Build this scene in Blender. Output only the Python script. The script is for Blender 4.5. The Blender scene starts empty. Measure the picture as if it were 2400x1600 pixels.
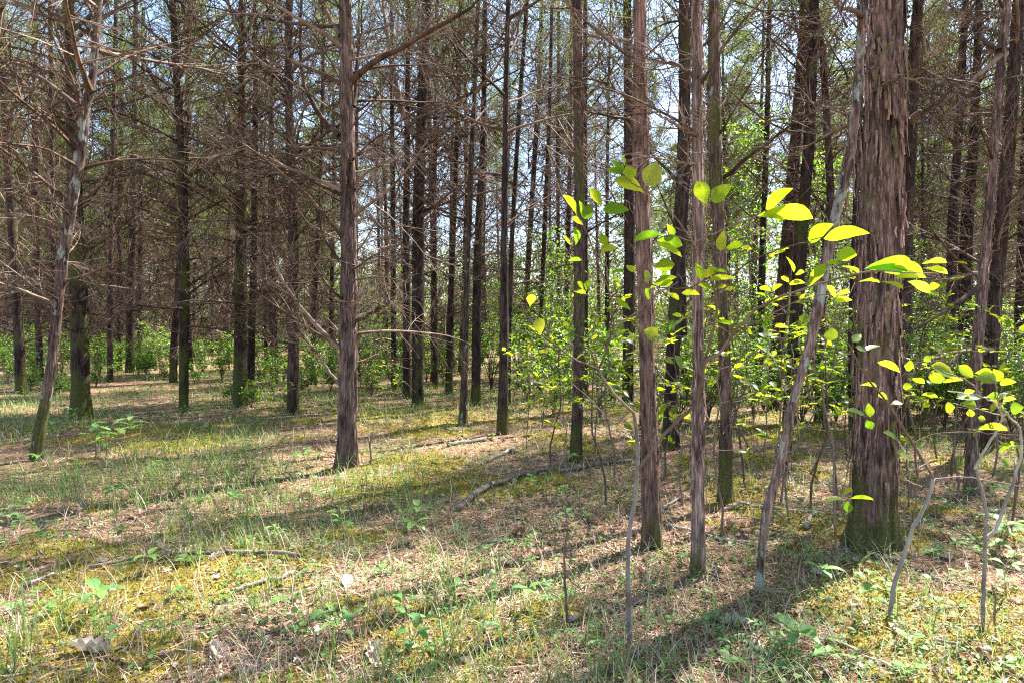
import bpy, math, random
import numpy as np
from mathutils import Matrix, Vector

# ------------------------------------------------------------------ camera, sky, sun, exposure
scene = bpy.context.scene
COL = scene.collection
CAM_H = 1.6
PITCH = math.radians(-1.5)
cd = bpy.data.cameras.new('camera')
cd.lens = 24.0; cd.sensor_width = 36.0; cd.clip_start = 0.05; cd.clip_end = 1000.0
cam = bpy.data.objects.new('camera', cd); COL.objects.link(cam)
cam.location = (0, 0, CAM_H); cam.rotation_euler = (math.pi / 2 + PITCH, 0, 0)
scene.camera = cam

SUN_AZ, SUN_EL = math.radians(50), math.radians(56)      # azimuth from +Y (view) towards +X
w = bpy.data.worlds.new('World'); scene.world = w; w.use_nodes = True
nt = w.node_tree; bg = nt.nodes['Background']
sky = nt.nodes.new('ShaderNodeTexSky'); sky.sky_type = 'NISHITA'; sky.sun_disc = False
sky.sun_elevation = SUN_EL; sky.sun_rotation = SUN_AZ
sky.air_density = 1.0; sky.dust_density = 1.2; sky.ozone_density = 1.0
nt.links.new(sky.outputs[0], bg.inputs['Color']); bg.inputs['Strength'].default_value = 0.095
sl = bpy.data.lights.new('sun', 'SUN'); sl.energy = 5.0; sl.angle = math.radians(0.53); sl.color = (1.0, 0.955, 0.88)
sun = bpy.data.objects.new('sun', sl); COL.objects.link(sun)
sd = Vector((math.sin(SUN_AZ) * math.cos(SUN_EL), math.cos(SUN_AZ) * math.cos(SUN_EL), math.sin(SUN_EL)))
sun.rotation_euler = sd.to_track_quat('Z', 'Y').to_euler()
scene.view_settings.view_transform = 'Standard'; scene.view_settings.look = 'None'
scene.view_settings.gamma = 1.0; scene.view_settings.exposure = 2.3
scene.view_settings.use_curve_mapping = False
cy = scene.cycles
cy.max_bounces = 4; cy.diffuse_bounces = 3; cy.glossy_bounces = 1; cy.transmission_bounces = 4; cy.transparent_max_bounces = 4
cy.sample_clamp_indirect = 6.0; cy.caustics_reflective = False; cy.caustics_refractive = False
cy.use_adaptive_sampling = True; cy.adaptive_threshold = 0.012
cy.use_denoising = False
cy.filter_width = 1.2

R = random.Random(7)
NR = np.random.RandomState(11)
rad = math.radians

# ------------------------------------------------------------------ photo pixel (2400x1600) -> place
def ray(px, py):
    dx, dz = (px - 1200) / 1600.0, (800 - py) / 1600.0
    c, s = math.cos(PITCH), math.sin(PITCH)
    return np.array((dx, c - s * dz, s + c * dz))
def gpt(px, py):
    r = ray(px, py); t = -CAM_H / r[2]
    return np.array((r[0] * t, r[1] * t, 0.0))
def pt(px, py, Y):
    r = ray(px, py); t = Y / r[1]
    return np.array((r[0] * t, Y, CAM_H + r[2] * t))
def to_px(x, y, z):
    c, s = math.cos(PITCH), math.sin(PITCH)
    dz = z - CAM_H
    yy = c * y + s * dz; zz = -s * y + c * dz
    return 1200 + 1600 * x / yy, 800 - 1600 * zz / yy

# ------------------------------------------------------------------ noise
_tabs = {}
def _tab(seed):
    if seed not in _tabs:
        _tabs[seed] = np.random.RandomState(seed).rand(256, 256)
    return _tabs[seed]
def vn(u, v, seed=0, pu=256):
    t = _tab(seed)
    u = np.asarray(u, float); v = np.asarray(v, float)
    iu = np.floor(u).astype(int); iv = np.floor(v).astype(int)
    fu = u - iu; fv = v - iv
    fu = fu * fu * (3 - 2 * fu); fv = fv * fv * (3 - 2 * fv)
    a = iu % pu; b = (iu + 1) % pu; c = iv % 256; d = (iv + 1) % 256
    return (t[a, c] * (1 - fu) + t[b, c] * fu) * (1 - fv) + (t[a, d] * (1 - fu) + t[b, d] * fu) * fv
def fbm(x, y, seed=0, oct=4):
    s = 0; a = 0.5; tot = 0
    for k in range(oct):
        s = s + a * vn(x * 2 ** k + 17.3 * k, y * 2 ** k + 5.1 * k, seed + k); tot += a; a *= 0.5
    return s / tot
def sstep(a, b, x):
    t = np.clip((x - a) / (b - a), 0, 1); return t * t * (3 - 2 * t)

MOSSY = [(*gpt(px, py)[:2], br, ba) for px, py, br, ba in [(2150, 1450, .8, .12), (1900, 1430, .5, .10), (620, 1285, 1.0, .045), (760, 1500, .7, .09), (1180, 1110, 1.2, .05), (150, 1390, .7, .07), (1130, 1350, .5, .07), (1700, 1100, .9, -.08), (1750, 1300, .6, -.10)]]
def moss_mask(x, y):
    n = fbm(x * 0.9 + 31, y * 0.9 + 12, 40, 4)
    n2 = fbm(x * 3.1, y * 3.1, 47, 3)
    v = 0.62 * n + 0.38 * n2
    for bx, by, br, ba in MOSSY: v = v + ba * np.exp(-((x - bx) ** 2 + (y - by) ** 2) / br ** 2)
    return sstep(0.47, 0.60, v)
def ground_h(x, y):
    x = np.asarray(x, float); y = np.asarray(y, float)
    r = np.hypot(x, y)
    h = 0.10 * (fbm(x * 0.25, y * 0.25, 60, 3) - 0.5) + 0.045 * (fbm(x * 1.3, y * 1.3, 64, 3) - 0.5)
    h = h + 0.045 * moss_mask(x, y) * (0.25 + fbm(x * 7, y * 7, 70, 3)) * (r < 16)
    return h + 0.9 * sstep(35, 120, r) * (fbm(x * 0.03, y * 0.03, 80, 2))
def gh(x, y):
    return float(ground_h(x, y))

# ------------------------------------------------------------------ mesh helpers
class MB:
    def __init__(s): s.V = []; s.Q = []; s.T = []; s.n = 0
    def add(s, V, Q=None, T=None):
        V = np.asarray(V, float).reshape(-1, 3); s.V.append(V)
        if Q is not None and len(Q): s.Q.append(np.asarray(Q, int).reshape(-1, 4) + s.n)
        if T is not None and len(T): s.T.append(np.asarray(T, int).reshape(-1, 3) + s.n)
        s.n += len(V); return s
    def arrays(s):
        V = np.concatenate(s.V) if s.V else np.zeros((0, 3))
        Q = np.concatenate(s.Q) if s.Q else np.zeros((0, 4), int)
        T = np.concatenate(s.T) if s.T else np.zeros((0, 3), int)
        return V, Q, T
    def merge(s, arr, M=None, off=None):
        V, Q, T = arr
        if M is not None: V = V @ np.asarray(M).T
        if off is not None: V = V + off
        return s.add(V, Q, T)
    def tube(s, P, rr, k=4, cap=True, cap2=False):
        P = np.asarray(P, float); rr = np.asarray(rr, float); n = len(P)
        t = np.gradient(P, axis=0); t /= np.linalg.norm(t, axis=1)[:, None] + 1e-9
        m = t.mean(0); ref = np.array((0, 0, 1.0)) if abs(m[2]) < 0.8 * np.linalg.norm(m) + 1e-9 else np.array((1.0, 0, 0))
        a = np.cross(t, ref); a /= np.linalg.norm(a, axis=1)[:, None] + 1e-9
        b = np.cross(t, a)
        th = np.arange(k) * 2 * math.pi / k
        V = P[:, None, :] + rr[:, None, None] * (np.cos(th)[None, :, None] * a[:, None, :] + np.sin(th)[None, :, None] * b[:, None, :])
        i = np.arange(n - 1)[:, None] * k; j = np.arange(k)[None, :]; j2 = (j + 1) % k
        Q = np.stack((i + j, i + j2, i + k + j2, i + k + j), -1).reshape(-1, 4)
        T = None
        V = V.reshape(-1, 3)
        if cap and rr[0] > 0.004 and cap2:
            V = np.vstack((V, P[0] - t[0] * rr[0] * 0.3)); c2 = [(q2 + 1) % k for q2 in range(k)]
            T = [(c2[q2], q2, n * k) for q2 in range(k)]
        if cap and rr[-1] > 0.004:
            ix = len(V); V = np.vstack((V, P[-1] + t[-1] * rr[-1] * 0.4)); e = (n - 1) * k
            T = (T or []) + [(e + q, e + (q + 1) % k, ix) for q in range(k)]
        return s.add(V, Q, T)
def mesh_from(name, arr, mat, smooth=True):
    V, Q, T = arr
    me = bpy.data.meshes.new(name)
    me.vertices.add(len(V)); me.vertices.foreach_set('co', np.ascontiguousarray(V, np.float32).ravel())
    nl = len(Q) * 4 + len(T) * 3
    me.loops.add(nl)
    me.loops.foreach_set('vertex_index', np.concatenate((Q.ravel(), T.ravel())).astype(np.int32))
    me.polygons.add(len(Q) + len(T))
    st = np.concatenate((np.arange(len(Q)) * 4, len(Q) * 4 + np.arange(len(T)) * 3)).astype(np.int32)
    me.polygons.foreach_set('loop_start', st)
    me.polygons.foreach_set('use_smooth', np.full(len(st), smooth, bool))
    me.update(calc_edges=True)
    me.materials.append(mat)
    return me
def link(name, data, parent=None, loc=None, mat4=None):
    o = bpy.data.objects.new(name, data); COL.objects.link(o)
    if parent is not None: o.parent = parent
    if loc is not None: o.location = tuple(float(q) for q in loc)
    if mat4 is not None: o.matrix_basis = mat4
    return o
def tag(o, label=None, cat=None, group=None, kind=None):
    if label: o['label'] = label
    if cat: o['category'] = cat
    if group: o['group'] = group
    if kind: o['kind'] = kind
    return o
def rotz(a):
    c, s = math.cos(a), math.sin(a); return np.array(((c, -s, 0), (s, c, 0), (0, 0, 1.0)))
def unit(v):
    v = np.asarray(v, float); return v / (np.linalg.norm(v) + 1e-9)
def basis(xa, ya, za, loc):
    M = Matrix.Identity(4)
    for i in range(3):
        M[i][0] = xa[i]; M[i][1] = ya[i]; M[i][2] = za[i]; M[i][3] = loc[i]
    return M
def resample(P, n):
    P = np.asarray(P, float)
    d = np.r_[0, np.cumsum(np.linalg.norm(np.diff(P[:, :3], axis=0), axis=1))]
    t = np.linspace(0, d[-1], n)
    out = np.stack([np.interp(t, d, P[:, k]) for k in range(P.shape[1])], 1)
    if n >= 5:
        for _ in range(2):
            out[1:-1] = 0.25 * out[:-2] + 0.5 * out[1:-1] + 0.25 * out[2:]
    return out

# ------------------------------------------------------------------ materials
def newmat(name):
    m = bpy.data.materials.new(name); m.use_nodes = True
    nt = m.node_tree; nt.nodes.clear()
    return m, nt, nt.nodes, nt.links
def ramp(nodes, stops, interp='LINEAR'):
    r = nodes.new('ShaderNodeValToRGB'); e = r.color_ramp.elements; r.color_ramp.interpolation = interp
    while len(e) < len(stops): e.new(0.5)
    for k, (p, c) in enumerate(stops):
        e[k].position = p; e[k].color = (*c, 1)
    return r
def noise(nodes, links, vec, scale, detail=4, rough=0.55):
    n = nodes.new('ShaderNodeTexNoise'); n.inputs['Scale'].default_value = scale
    n.inputs['Detail'].default_value = detail; n.inputs['Roughness'].default_value = rough
    if vec is not None: links.new(vec, n.inputs['Vector'])
    return n
def mapping(nodes, links, vec, scale):
    m = nodes.new('ShaderNodeMapping'); m.inputs['Scale'].default_value = scale
    links.new(vec, m.inputs['Vector']); return m.outputs[0]
def mixc(nodes, links, f, a, b, blend='MIX'):
    m = nodes.new('ShaderNodeMix'); m.data_type = 'RGBA'; m.blend_type = blend
    for s, v in ((m.inputs[0], f), (m.inputs[6], a), (m.inputs[7], b)):
        if isinstance(v, (int, float)): s.default_value = v
        elif isinstance(v, tuple): s.default_value = (*v, 1)
        else: links.new(v, s)
    return m.outputs[2]
def mth(nodes, links, op, a, b=None, c=None):
    m = nodes.new('ShaderNodeMath'); m.operation = op
    for s, v in zip(m.inputs, (a, b, c)):
        if v is None: continue
        if isinstance(v, (int, float)): s.default_value = v
        else: links.new(v, s)
    return m.outputs[0]
def finish(nodes, links, shader):
    o = nodes.new('ShaderNodeOutputMaterial'); links.new(shader, o.inputs['Surface'])
def principled(nodes, links, col, rough=0.8, spec=0.3):
    p = nodes.new('ShaderNodeBsdfPrincipled')
    if isinstance(col, tuple): p.inputs['Base Color'].default_value = (*col, 1)
    else: links.new(col, p.inputs['Base Color'])
    p.inputs['Roughness'].default_value = rough
    p.inputs['Specular IOR Level'].default_value = spec
    return p

def make_bark():
    # the object's colour carries: r moss, g lichen, b redness, a lightness (set lower farther back, painting in shade)
    m, nt, N, L = newmat('cedar_bark')
    tc = N.new('ShaderNodeTexCoord'); oi = N.new('ShaderNodeObjectInfo')
    sep = N.new('ShaderNodeSeparateColor'); L.new(oi.outputs['Color'], sep.inputs[0])
    sh = N.new('ShaderNodeVectorMath'); sh.operation = 'ADD'; L.new(tc.outputs['Object'], sh.inputs[0])
    k = N.new('ShaderNodeVectorMath'); k.operation = 'SCALE'; k.inputs[0].default_value = (13, 7, 29)
    L.new(oi.outputs['Random'], k.inputs['Scale']); L.new(k.outputs[0], sh.inputs[1])
    v = sh.outputs[0]
    fib = noise(N, L, mapping(N, L, v, (1, 1, 0.07)), 95, 5, 0.6)
    strip = noise(N, L, mapping(N, L, v, (1, 1, 0.19)), 26, 5, 0.65)
    big = noise(N, L, mapping(N, L, v, (1, 1, 0.5)), 3.2, 4, 0.6)
    grey = ramp(N, [(0.25, (0.027, 0.017, 0.014)), (0.5, (0.105, 0.070, 0.058)), (0.72, (0.25, 0.185, 0.16))]); L.new(fib.outputs[0], grey.inputs[0])
    red = ramp(N, [(0.25, (0.030, 0.015, 0.011)), (0.5, (0.12, 0.063, 0.045)), (0.75, (0.25, 0.15, 0.115))]); L.new(fib.outputs[0], red.inputs[0])
    f = mth(N, L, 'ADD', mth(N, L, 'MULTIPLY', strip.outputs[0], 1.3), mth(N, L, 'SUBTRACT', sep.outputs[2], 1.1))
    f = mth(N, L, 'MINIMUM', mth(N, L, 'MAXIMUM', f, 0.0), 1.0)
    c = mixc(N, L, f, grey.outputs[0], red.outputs[0])
    st = ramp(N, [(0.36, (0.36, 0.33, 0.31)), (0.5, (0.95, 0.95, 0.95)), (0.68, (1.7, 1.62, 1.6))]); L.new(strip.outputs[0], st.inputs[0])
    c = mixc(N, L, 1.0, c, st.outputs[0], 'MULTIPLY')
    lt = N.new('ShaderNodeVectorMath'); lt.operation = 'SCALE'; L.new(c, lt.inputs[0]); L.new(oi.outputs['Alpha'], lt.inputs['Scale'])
    pb = ramp(N, [(0.36, (0.62, 0.58, 0.56)), (0.5, (1, 1, 1)), (0.64, (1.45, 1.38, 1.36))]); L.new(big.outputs[0], pb.inputs[0])
    c = mixc(N, L, 1.0, lt.outputs[0], pb.outputs[0], 'MULTIPLY')
    # moss in patches, thicker towards the foot
    geo = N.new('ShaderNodeSeparateXYZ'); L.new(tc.outputs['Object'], geo.inputs[0])
    foot = N.new('ShaderNodeMapRange'); foot.inputs[1].default_value = 0.0; foot.inputs[2].default_value = 0.8
    foot.inputs[3].default_value = 0.24; foot.inputs[4].default_value = 0.0; L.new(geo.outputs[2], foot.inputs[0])
    mm = mth(N, L, 'ADD', mth(N, L, 'ADD', big.outputs[0], mth(N, L, 'MULTIPLY', fib.outputs[0], 0.25)), foot.outputs[0])
    mm = mth(N, L, 'ADD', mm, mth(N, L, 'MULTIPLY', sep.outputs[0], 0.42))
    mr = N.new('ShaderNodeMapRange'); mr.inputs[1].default_value = 0.86; mr.inputs[2].default_value = 0.96; L.new(mm, mr.inputs[0])
    mn = noise(N, L, v, 60, 3)
    mc = ramp(N, [(0.3, (0.030, 0.036, 0.008)), (0.6, (0.085, 0.092, 0.018)), (0.8, (0.15, 0.14, 0.03))]); L.new(mn.outputs[0], mc.inputs[0])
    c = mixc(N, L, mth(N, L, 'MULTIPLY', mr.outputs[0], 0.85), c, mc.outputs[0])
    ln = noise(N, L, mapping(N, L, v, (1, 1, 0.55)), 7.5, 5, 0.65)
    lm = mth(N, L, 'ADD', ln.outputs[0], mth(N, L, 'MULTIPLY', sep.outputs[1], 0.26))
    lr = N.new('ShaderNodeMapRange'); lr.inputs[1].default_value = 0.735; lr.inputs[2].default_value = 0.775; L.new(lm, lr.inputs[0])
    lv = ramp(N, [(0.35, (0.22, 0.235, 0.20)), (0.65, (0.40, 0.425, 0.37))]); L.new(fib.outputs[0], lv.inputs[0])
    c = mixc(N, L, mth(N, L, 'MULTIPLY', lr.outputs[0], 0.8), c, lv.outputs[0])
    p = principled(N, L, c, 0.88, 0.2)
    bh = mth(N, L, 'ADD', mth(N, L, 'MULTIPLY', fib.outputs[0], 0.6), mth(N, L, 'MULTIPLY', strip.outputs[0], 0.8))
    b = N.new('ShaderNodeBump'); b.inputs['Strength'].default_value = 0.7; b.inputs['Distance'].default_value = 0.012
    L.new(bh, b.inputs['Height']); L.new(b.outputs[0], p.inputs['Normal'])
    finish(N, L, p.outputs[0]); return m
def make_twig(name, dark, mid, light):
    m, nt, N, L = newmat(name)
    tc = N.new('ShaderNodeTexCoord'); oi = N.new('ShaderNodeObjectInfo')
    n = noise(N, L, tc.outputs['Object'], 6.0, 5, 0.65)
    f = mth(N, L, 'ADD', n.outputs[0], mth(N, L, 'MULTIPLY', mth(N, L, 'SUBTRACT', oi.outputs['Random'], 0.5), 0.3))
    r = ramp(N, [(0.3, dark), (0.5, mid), (0.72, light)]); L.new(f, r.inputs[0])
    p = principled(N, L, r.outputs[0], 0.85, 0.2); finish(N, L, p.outputs[0]); return m
def make_leaf(name, stops, trans, tfac=0.5, rough=0.42, spec=0.5, veins=False, spots=0.0, island=True):
    m, nt, N, L = newmat(name)
    geo = N.new('ShaderNodeNewGeometry'); oi = N.new('ShaderNodeObjectInfo'); tc = N.new('ShaderNodeTexCoord')
    src = geo.outputs['Random Per Island'] if island else oi.outputs['Random']
    r = ramp(N, stops); L.new(src, r.inputs[0]); c = r.outputs[0]
    r2 = ramp(N, trans); L.new(src, r2.inputs[0]); tcol = r2.outputs[0]
    if veins:
        sp = N.new('ShaderNodeSeparateXYZ'); L.new(tc.outputs['Object'], sp.inputs[0])
        ax = mth(N, L, 'ABSOLUTE', sp.outputs[0])
        mid = N.new('ShaderNodeMapRange'); mid.inputs[1].default_value = 0.008; mid.inputs[2].default_value = 0.022
        mid.inputs[3].default_value = 1; mid.inputs[4].default_value = 0; L.new(ax, mid.inputs[0])
        ph = mth(N, L, 'SUBTRACT', mth(N, L, 'MULTIPLY', sp.outputs[1], 38.0), mth(N, L, 'MULTIPLY', ax, 30.0))
        sn = mth(N, L, 'SINE', ph)
        sv = N.new('ShaderNodeMapRange'); sv.inputs[1].default_value = 0.9; sv.inputs[2].default_value = 1.0
        sv.inputs[3].default_value = 0; sv.inputs[4].default_value = 0.12; L.new(sn, sv.inputs[0])
        vf = mth(N, L, 'MAXIMUM', mid.outputs[0], sv.outputs[0])
        c = mixc(N, L, mth(N, L, 'MULTIPLY', vf, 0.5), c, (0.22, 0.30, 0.07))
        tcol = mixc(N, L, mth(N, L, 'MULTIPLY', vf, 0.35), tcol, (0.22, 0.30, 0.03))
    if spots:
        sh = N.new('ShaderNodeVectorMath'); sh.operation = 'ADD'; L.new(tc.outputs['Object'], sh.inputs[0])
        kk = N.new('ShaderNodeVectorMath'); kk.operation = 'SCALE'; kk.inputs[0].default_value = (17, 9, 3)
        L.new(oi.outputs['Random'], kk.inputs['Scale']); L.new(kk.outputs[0], sh.inputs[1])
        n = noise(N, L, sh.outputs[0], 4.5, 3, 0.6)
        mr = N.new('ShaderNodeMapRange'); mr.inputs[1].default_value = 0.69; mr.inputs[2].default_value = 0.73; L.new(n.outputs[0], mr.inputs[0])
        sf = mth(N, L, 'MULTIPLY', mr.outputs[0], spots)
        c = mixc(N, L, sf, c, (0.20, 0.09, 0.02)); tcol = mixc(N, L, sf, tcol, (0.25, 0.10, 0.01))
    p = principled(N, L, c, rough, spec)
    t = N.new('ShaderNodeBsdfTranslucent'); L.new(tcol, t.inputs[0])
    mx = N.new('ShaderNodeMixShader'); mx.inputs[0].default_value = tfac
    L.new(p.outputs[0], mx.inputs[1]); L.new(t.outputs[0], mx.inputs[2])
    finish(N, L, mx.outputs[0]); return m
def make_ground():
    m, nt, N, L = newmat('forest_floor')
    tc = N.new('ShaderNodeTexCoord'); v = tc.outputs['Object']
    at = N.new('ShaderNodeAttribute'); at.attribute_name = 'moss'
    a = noise(N, L, v, 0.9, 5, 0.6); b = noise(N, L, v, 9.0, 6, 0.65); fi = noise(N, L, mapping(N, L, v, (1, 0.35, 1)), 70, 4, 0.7)
    lit = ramp(N, [(0.28, (0.075, 0.042, 0.028)), (0.45, (0.20, 0.115, 0.075)), (0.6, (0.33, 0.205, 0.14)), (0.78, (0.46, 0.33, 0.235))]); L.new(fi.outputs[0], lit.inputs[0])
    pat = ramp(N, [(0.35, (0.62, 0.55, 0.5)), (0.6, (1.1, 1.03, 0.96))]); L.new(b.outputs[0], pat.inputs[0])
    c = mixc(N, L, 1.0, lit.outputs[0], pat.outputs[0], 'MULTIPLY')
    gr = ramp(N, [(0.40, (0, 0, 0)), (0.58, (1, 1, 1))]); L.new(a.outputs[0], gr.inputs[0])
    gcol = ramp(N, [(0.3, (0.05, 0.065, 0.02)), (0.6, (0.13, 0.14, 0.05)), (0.8, (0.24, 0.22, 0.11))]); L.new(fi.outputs[0], gcol.inputs[0])
    c = mixc(N, L, mth(N, L, 'MULTIPLY', gr.outputs[0], 0.55), c, gcol.outputs[0])
    mo = noise(N, L, v, 38, 5, 0.7); mo2 = noise(N, L, v, 3.0, 3, 0.6)
    mc1 = ramp(N, [(0.3, (0.08, 0.075, 0.010)), (0.55, (0.20, 0.175, 0.024)), (0.75, (0.36, 0.29, 0.05))]); L.new(mo.outputs[0], mc1.inputs[0])
    mc2 = ramp(N, [(0.3, (0.10, 0.07, 0.012)), (0.55, (0.27, 0.185, 0.03)), (0.75, (0.44, 0.32, 0.07))]); L.new(mo.outputs[0], mc2.inputs[0])
    mcs = mixc(N, L, mo2.outputs[0], mc1.outputs[0], mc2.outputs[0])
    mf = mth(N, L, 'ADD', at.outputs['Fac'], mth(N, L, 'MULTIPLY', mth(N, L, 'SUBTRACT', b.outputs[0], 0.5), 0.9))
    mr = N.new('ShaderNodeMapRange'); mr.inputs[1].default_value = 0.35; mr.inputs[2].default_value = 0.65; L.new(mf, mr.inputs[0])
    c = mixc(N, L, mth(N, L, 'MULTIPLY', mr.outputs[0], 0.92), c, mcs)
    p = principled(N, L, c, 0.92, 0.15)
    bh = mth(N, L, 'ADD', fi.outputs[0], mo.outputs[0])
    bp = N.new('ShaderNodeBump'); bp.inputs['Strength'].default_value = 0.8; bp.inputs['Distance'].default_value = 0.02
    L.new(bh, bp.inputs['Height']); L.new(bp.outputs[0], p.inputs['Normal'])
    finish(N, L, p.outputs[0]); return m
def make_island(name, stops, rough=0.85, spec=0.2, tr=0.0):
    m, nt, N, L = newmat(name)
    geo = N.new('ShaderNodeNewGeometry'); r = ramp(N, stops); L.new(geo.outputs['Random Per Island'], r.inputs[0])
    p = principled(N, L, r.outputs[0], rough, spec); s = p.outputs[0]
    if tr:
        t = N.new('ShaderNodeBsdfTranslucent'); L.new(r.outputs[0], t.inputs[0])
        mx = N.new('ShaderNodeMixShader'); mx.inputs[0].default_value = tr
        L.new(s, mx.inputs[1]); L.new(t.outputs[0], mx.inputs[2]); s = mx.outputs[0]
    finish(N, L, s); return m

BARK = make_bark()
TWIG = make_twig('dead_twig_bark', (0.036, 0.021, 0.015), (0.115, 0.071, 0.049), (0.28, 0.205, 0.155))
STICK = make_twig('weathered_stick', (0.08, 0.06, 0.05), (0.22, 0.18, 0.155), (0.42, 0.38, 0.34))
SAPBARK = make_twig('sapling_bark', (0.13, 0.105, 0.09), (0.27, 0.235, 0.21), (0.46, 0.43, 0.40))
SAPTWIG = make_twig('sapling_twig', (0.07, 0.045, 0.035), (0.15, 0.10, 0.075), (0.26, 0.20, 0.16))
CEDAR = make_leaf('cedar_foliage', [(0, (0.04, 0.07, 0.022)), (0.5, (0.085, 0.125, 0.035)), (1, (0.15, 0.18, 0.055))],
                  [(0, (0.10, 0.16, 0.03)), (1, (0.30, 0.36, 0.10))], 0.42, 0.7, 0.2)
LEAF_SAP = make_leaf('sapling_leaf', [(0, (0.045, 0.115, 0.022)), (0.5, (0.075, 0.16, 0.02)), (1, (0.13, 0.20, 0.025))],
                     [(0, (0.22, 0.44, 0.012)), (0.35, (0.42, 0.56, 0.012)), (1, (0.68, 0.66, 0.03))], 0.62, 0.38, 0.5, True, 0.8, False)
LEAF_SHRUB = make_leaf('shrub_leaf', [(0, (0.03, 0.085, 0.022)), (0.6, (0.06, 0.14, 0.025)), (1, (0.11, 0.19, 0.03))],
                       [(0, (0.11, 0.30, 0.015)), (1, (0.34, 0.54, 0.02))], 0.52, 0.35, 0.55)
LEAF_HERB = make_leaf('herb_leaf', [(0, (0.07, 0.19, 0.05)), (0.6, (0.12, 0.26, 0.07)), (1, (0.20, 0.32, 0.08))],
                      [(0, (0.16, 0.40, 0.04)), (1, (0.36, 0.56, 0.07))], 0.42, 0.5, 0.4, False, 0.4, False)
LEAF_COVER = make_leaf('ground_cover_leaf', [(0, (0.07, 0.17, 0.05)), (1, (0.17, 0.28, 0.08))],
                       [(0, (0.12, 0.30, 0.03)), (1, (0.26, 0.42, 0.05))], 0.4, 0.55, 0.35)
GRASS = make_leaf('grass_blade', [(0, (0.06, 0.15, 0.035)), (0.6, (0.12, 0.235, 0.05)), (0.85, (0.23, 0.29, 0.075)), (1, (0.40, 0.33, 0.15))],
                  [(0, (0.14, 0.32, 0.05)), (1, (0.40, 0.48, 0.11))], 0.4, 0.5, 0.4)
STRAW = make_island('dry_straw', [(0, (0.20, 0.14, 0.09)), (0.5, (0.38, 0.30, 0.20)), (1, (0.55, 0.47, 0.35))], 0.7, 0.3, 0.2)
LITTER = make_island('needle_litter', [(0, (0.08, 0.042, 0.028)), (0.35, (0.23, 0.12, 0.075)), (0.7, (0.38, 0.235, 0.155)), (1, (0.54, 0.42, 0.32))])
MOSS = make_island('moss_tips', [(0, (0.11, 0.105, 0.014)), (0.5, (0.26, 0.225, 0.026)), (1, (0.44, 0.355, 0.06))], 0.9, 0.1, 0.25)
DEADLEAF = make_island('dry_leaf', [(0, (0.20, 0.12, 0.08)), (0.5, (0.35, 0.25, 0.18)), (1, (0.46, 0.38, 0.30))], 0.75, 0.25, 0.2)
def make_dead(name, a, b):
    m, nt, N, L = newmat(name)
    tc = N.new('ShaderNodeTexCoord'); n = noise(N, L, tc.outputs['Object'], 5, 5, 0.65)
    r = ramp(N, [(0.3, a), (0.7, b)]); L.new(n.outputs[0], r.inputs[0])
    p = principled(N, L, r.outputs[0], 0.75, 0.25); t = N.new('ShaderNodeBsdfTranslucent'); L.new(r.outputs[0], t.inputs[0])
    mx = N.new('ShaderNodeMixShader'); mx.inputs[0].default_value = 0.2
    L.new(p.outputs[0], mx.inputs[1]); L.new(t.outputs[0], mx.inputs[2]); finish(N, L, mx.outputs[0]); return m
DEAD_PALE = make_dead('pale_dry_leaf', (0.40, 0.32, 0.24), (0.62, 0.53, 0.43))
DEAD_BROWN = make_dead('brown_dry_leaf', (0.17, 0.095, 0.06), (0.33, 0.21, 0.145))
GROUND = make_ground()
REDBLADE = make_island('red_blade', [(0, (0.22, 0.02, 0.03)), (1, (0.30, 0.04, 0.04))], 0.5, 0.4, 0.3)

# ------------------------------------------------------------------ ground sheet
def build_ground():
    ang = np.concatenate((np.linspace(-52, 52, 300), np.linspace(52, 308, 62)[1:-1]))
    ang = np.radians(ang); na = len(ang)
    rr = np.concatenate(([0.0], np.geomspace(0.6, 2.2, 30), np.geomspace(2.25, 20, 300), np.geomspace(20.8, 260, 70)))
    nr = len(rr)
    A, Rr = np.meshgrid(ang, rr)
    X = Rr * np.sin(A); Y = Rr * np.cos(A); Z = ground_h(X, Y)
    V = np.stack((X, Y, Z), -1).reshape(-1, 3)
    i = np.arange(nr - 1)[:, None] * na; j = np.arange(na)[None, :]; j2 = (j + 1) % na
    Q = np.stack((i + j, i + na + j, i + na + j2, i + j2), -1).reshape(-1, 4)
    Q = Q[:, ::-1]
    me = mesh_from('ground', (V, Q, np.zeros((0, 3), int)), GROUND)
    at = me.attributes.new('moss', 'FLOAT', 'POINT')
    at.data.foreach_set('value', (moss_mask(V[:, 0], V[:, 1]) * (1 - .75 * sstep(8, 17, np.hypot(V[:, 0], V[:, 1])))).astype(np.float32))
    # make sure the sheet faces up
    if me.polygons[na * 50].normal.z < 0: me.flip_normals()
    tag(link('ground', me), kind='structure')
build_ground()

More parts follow.
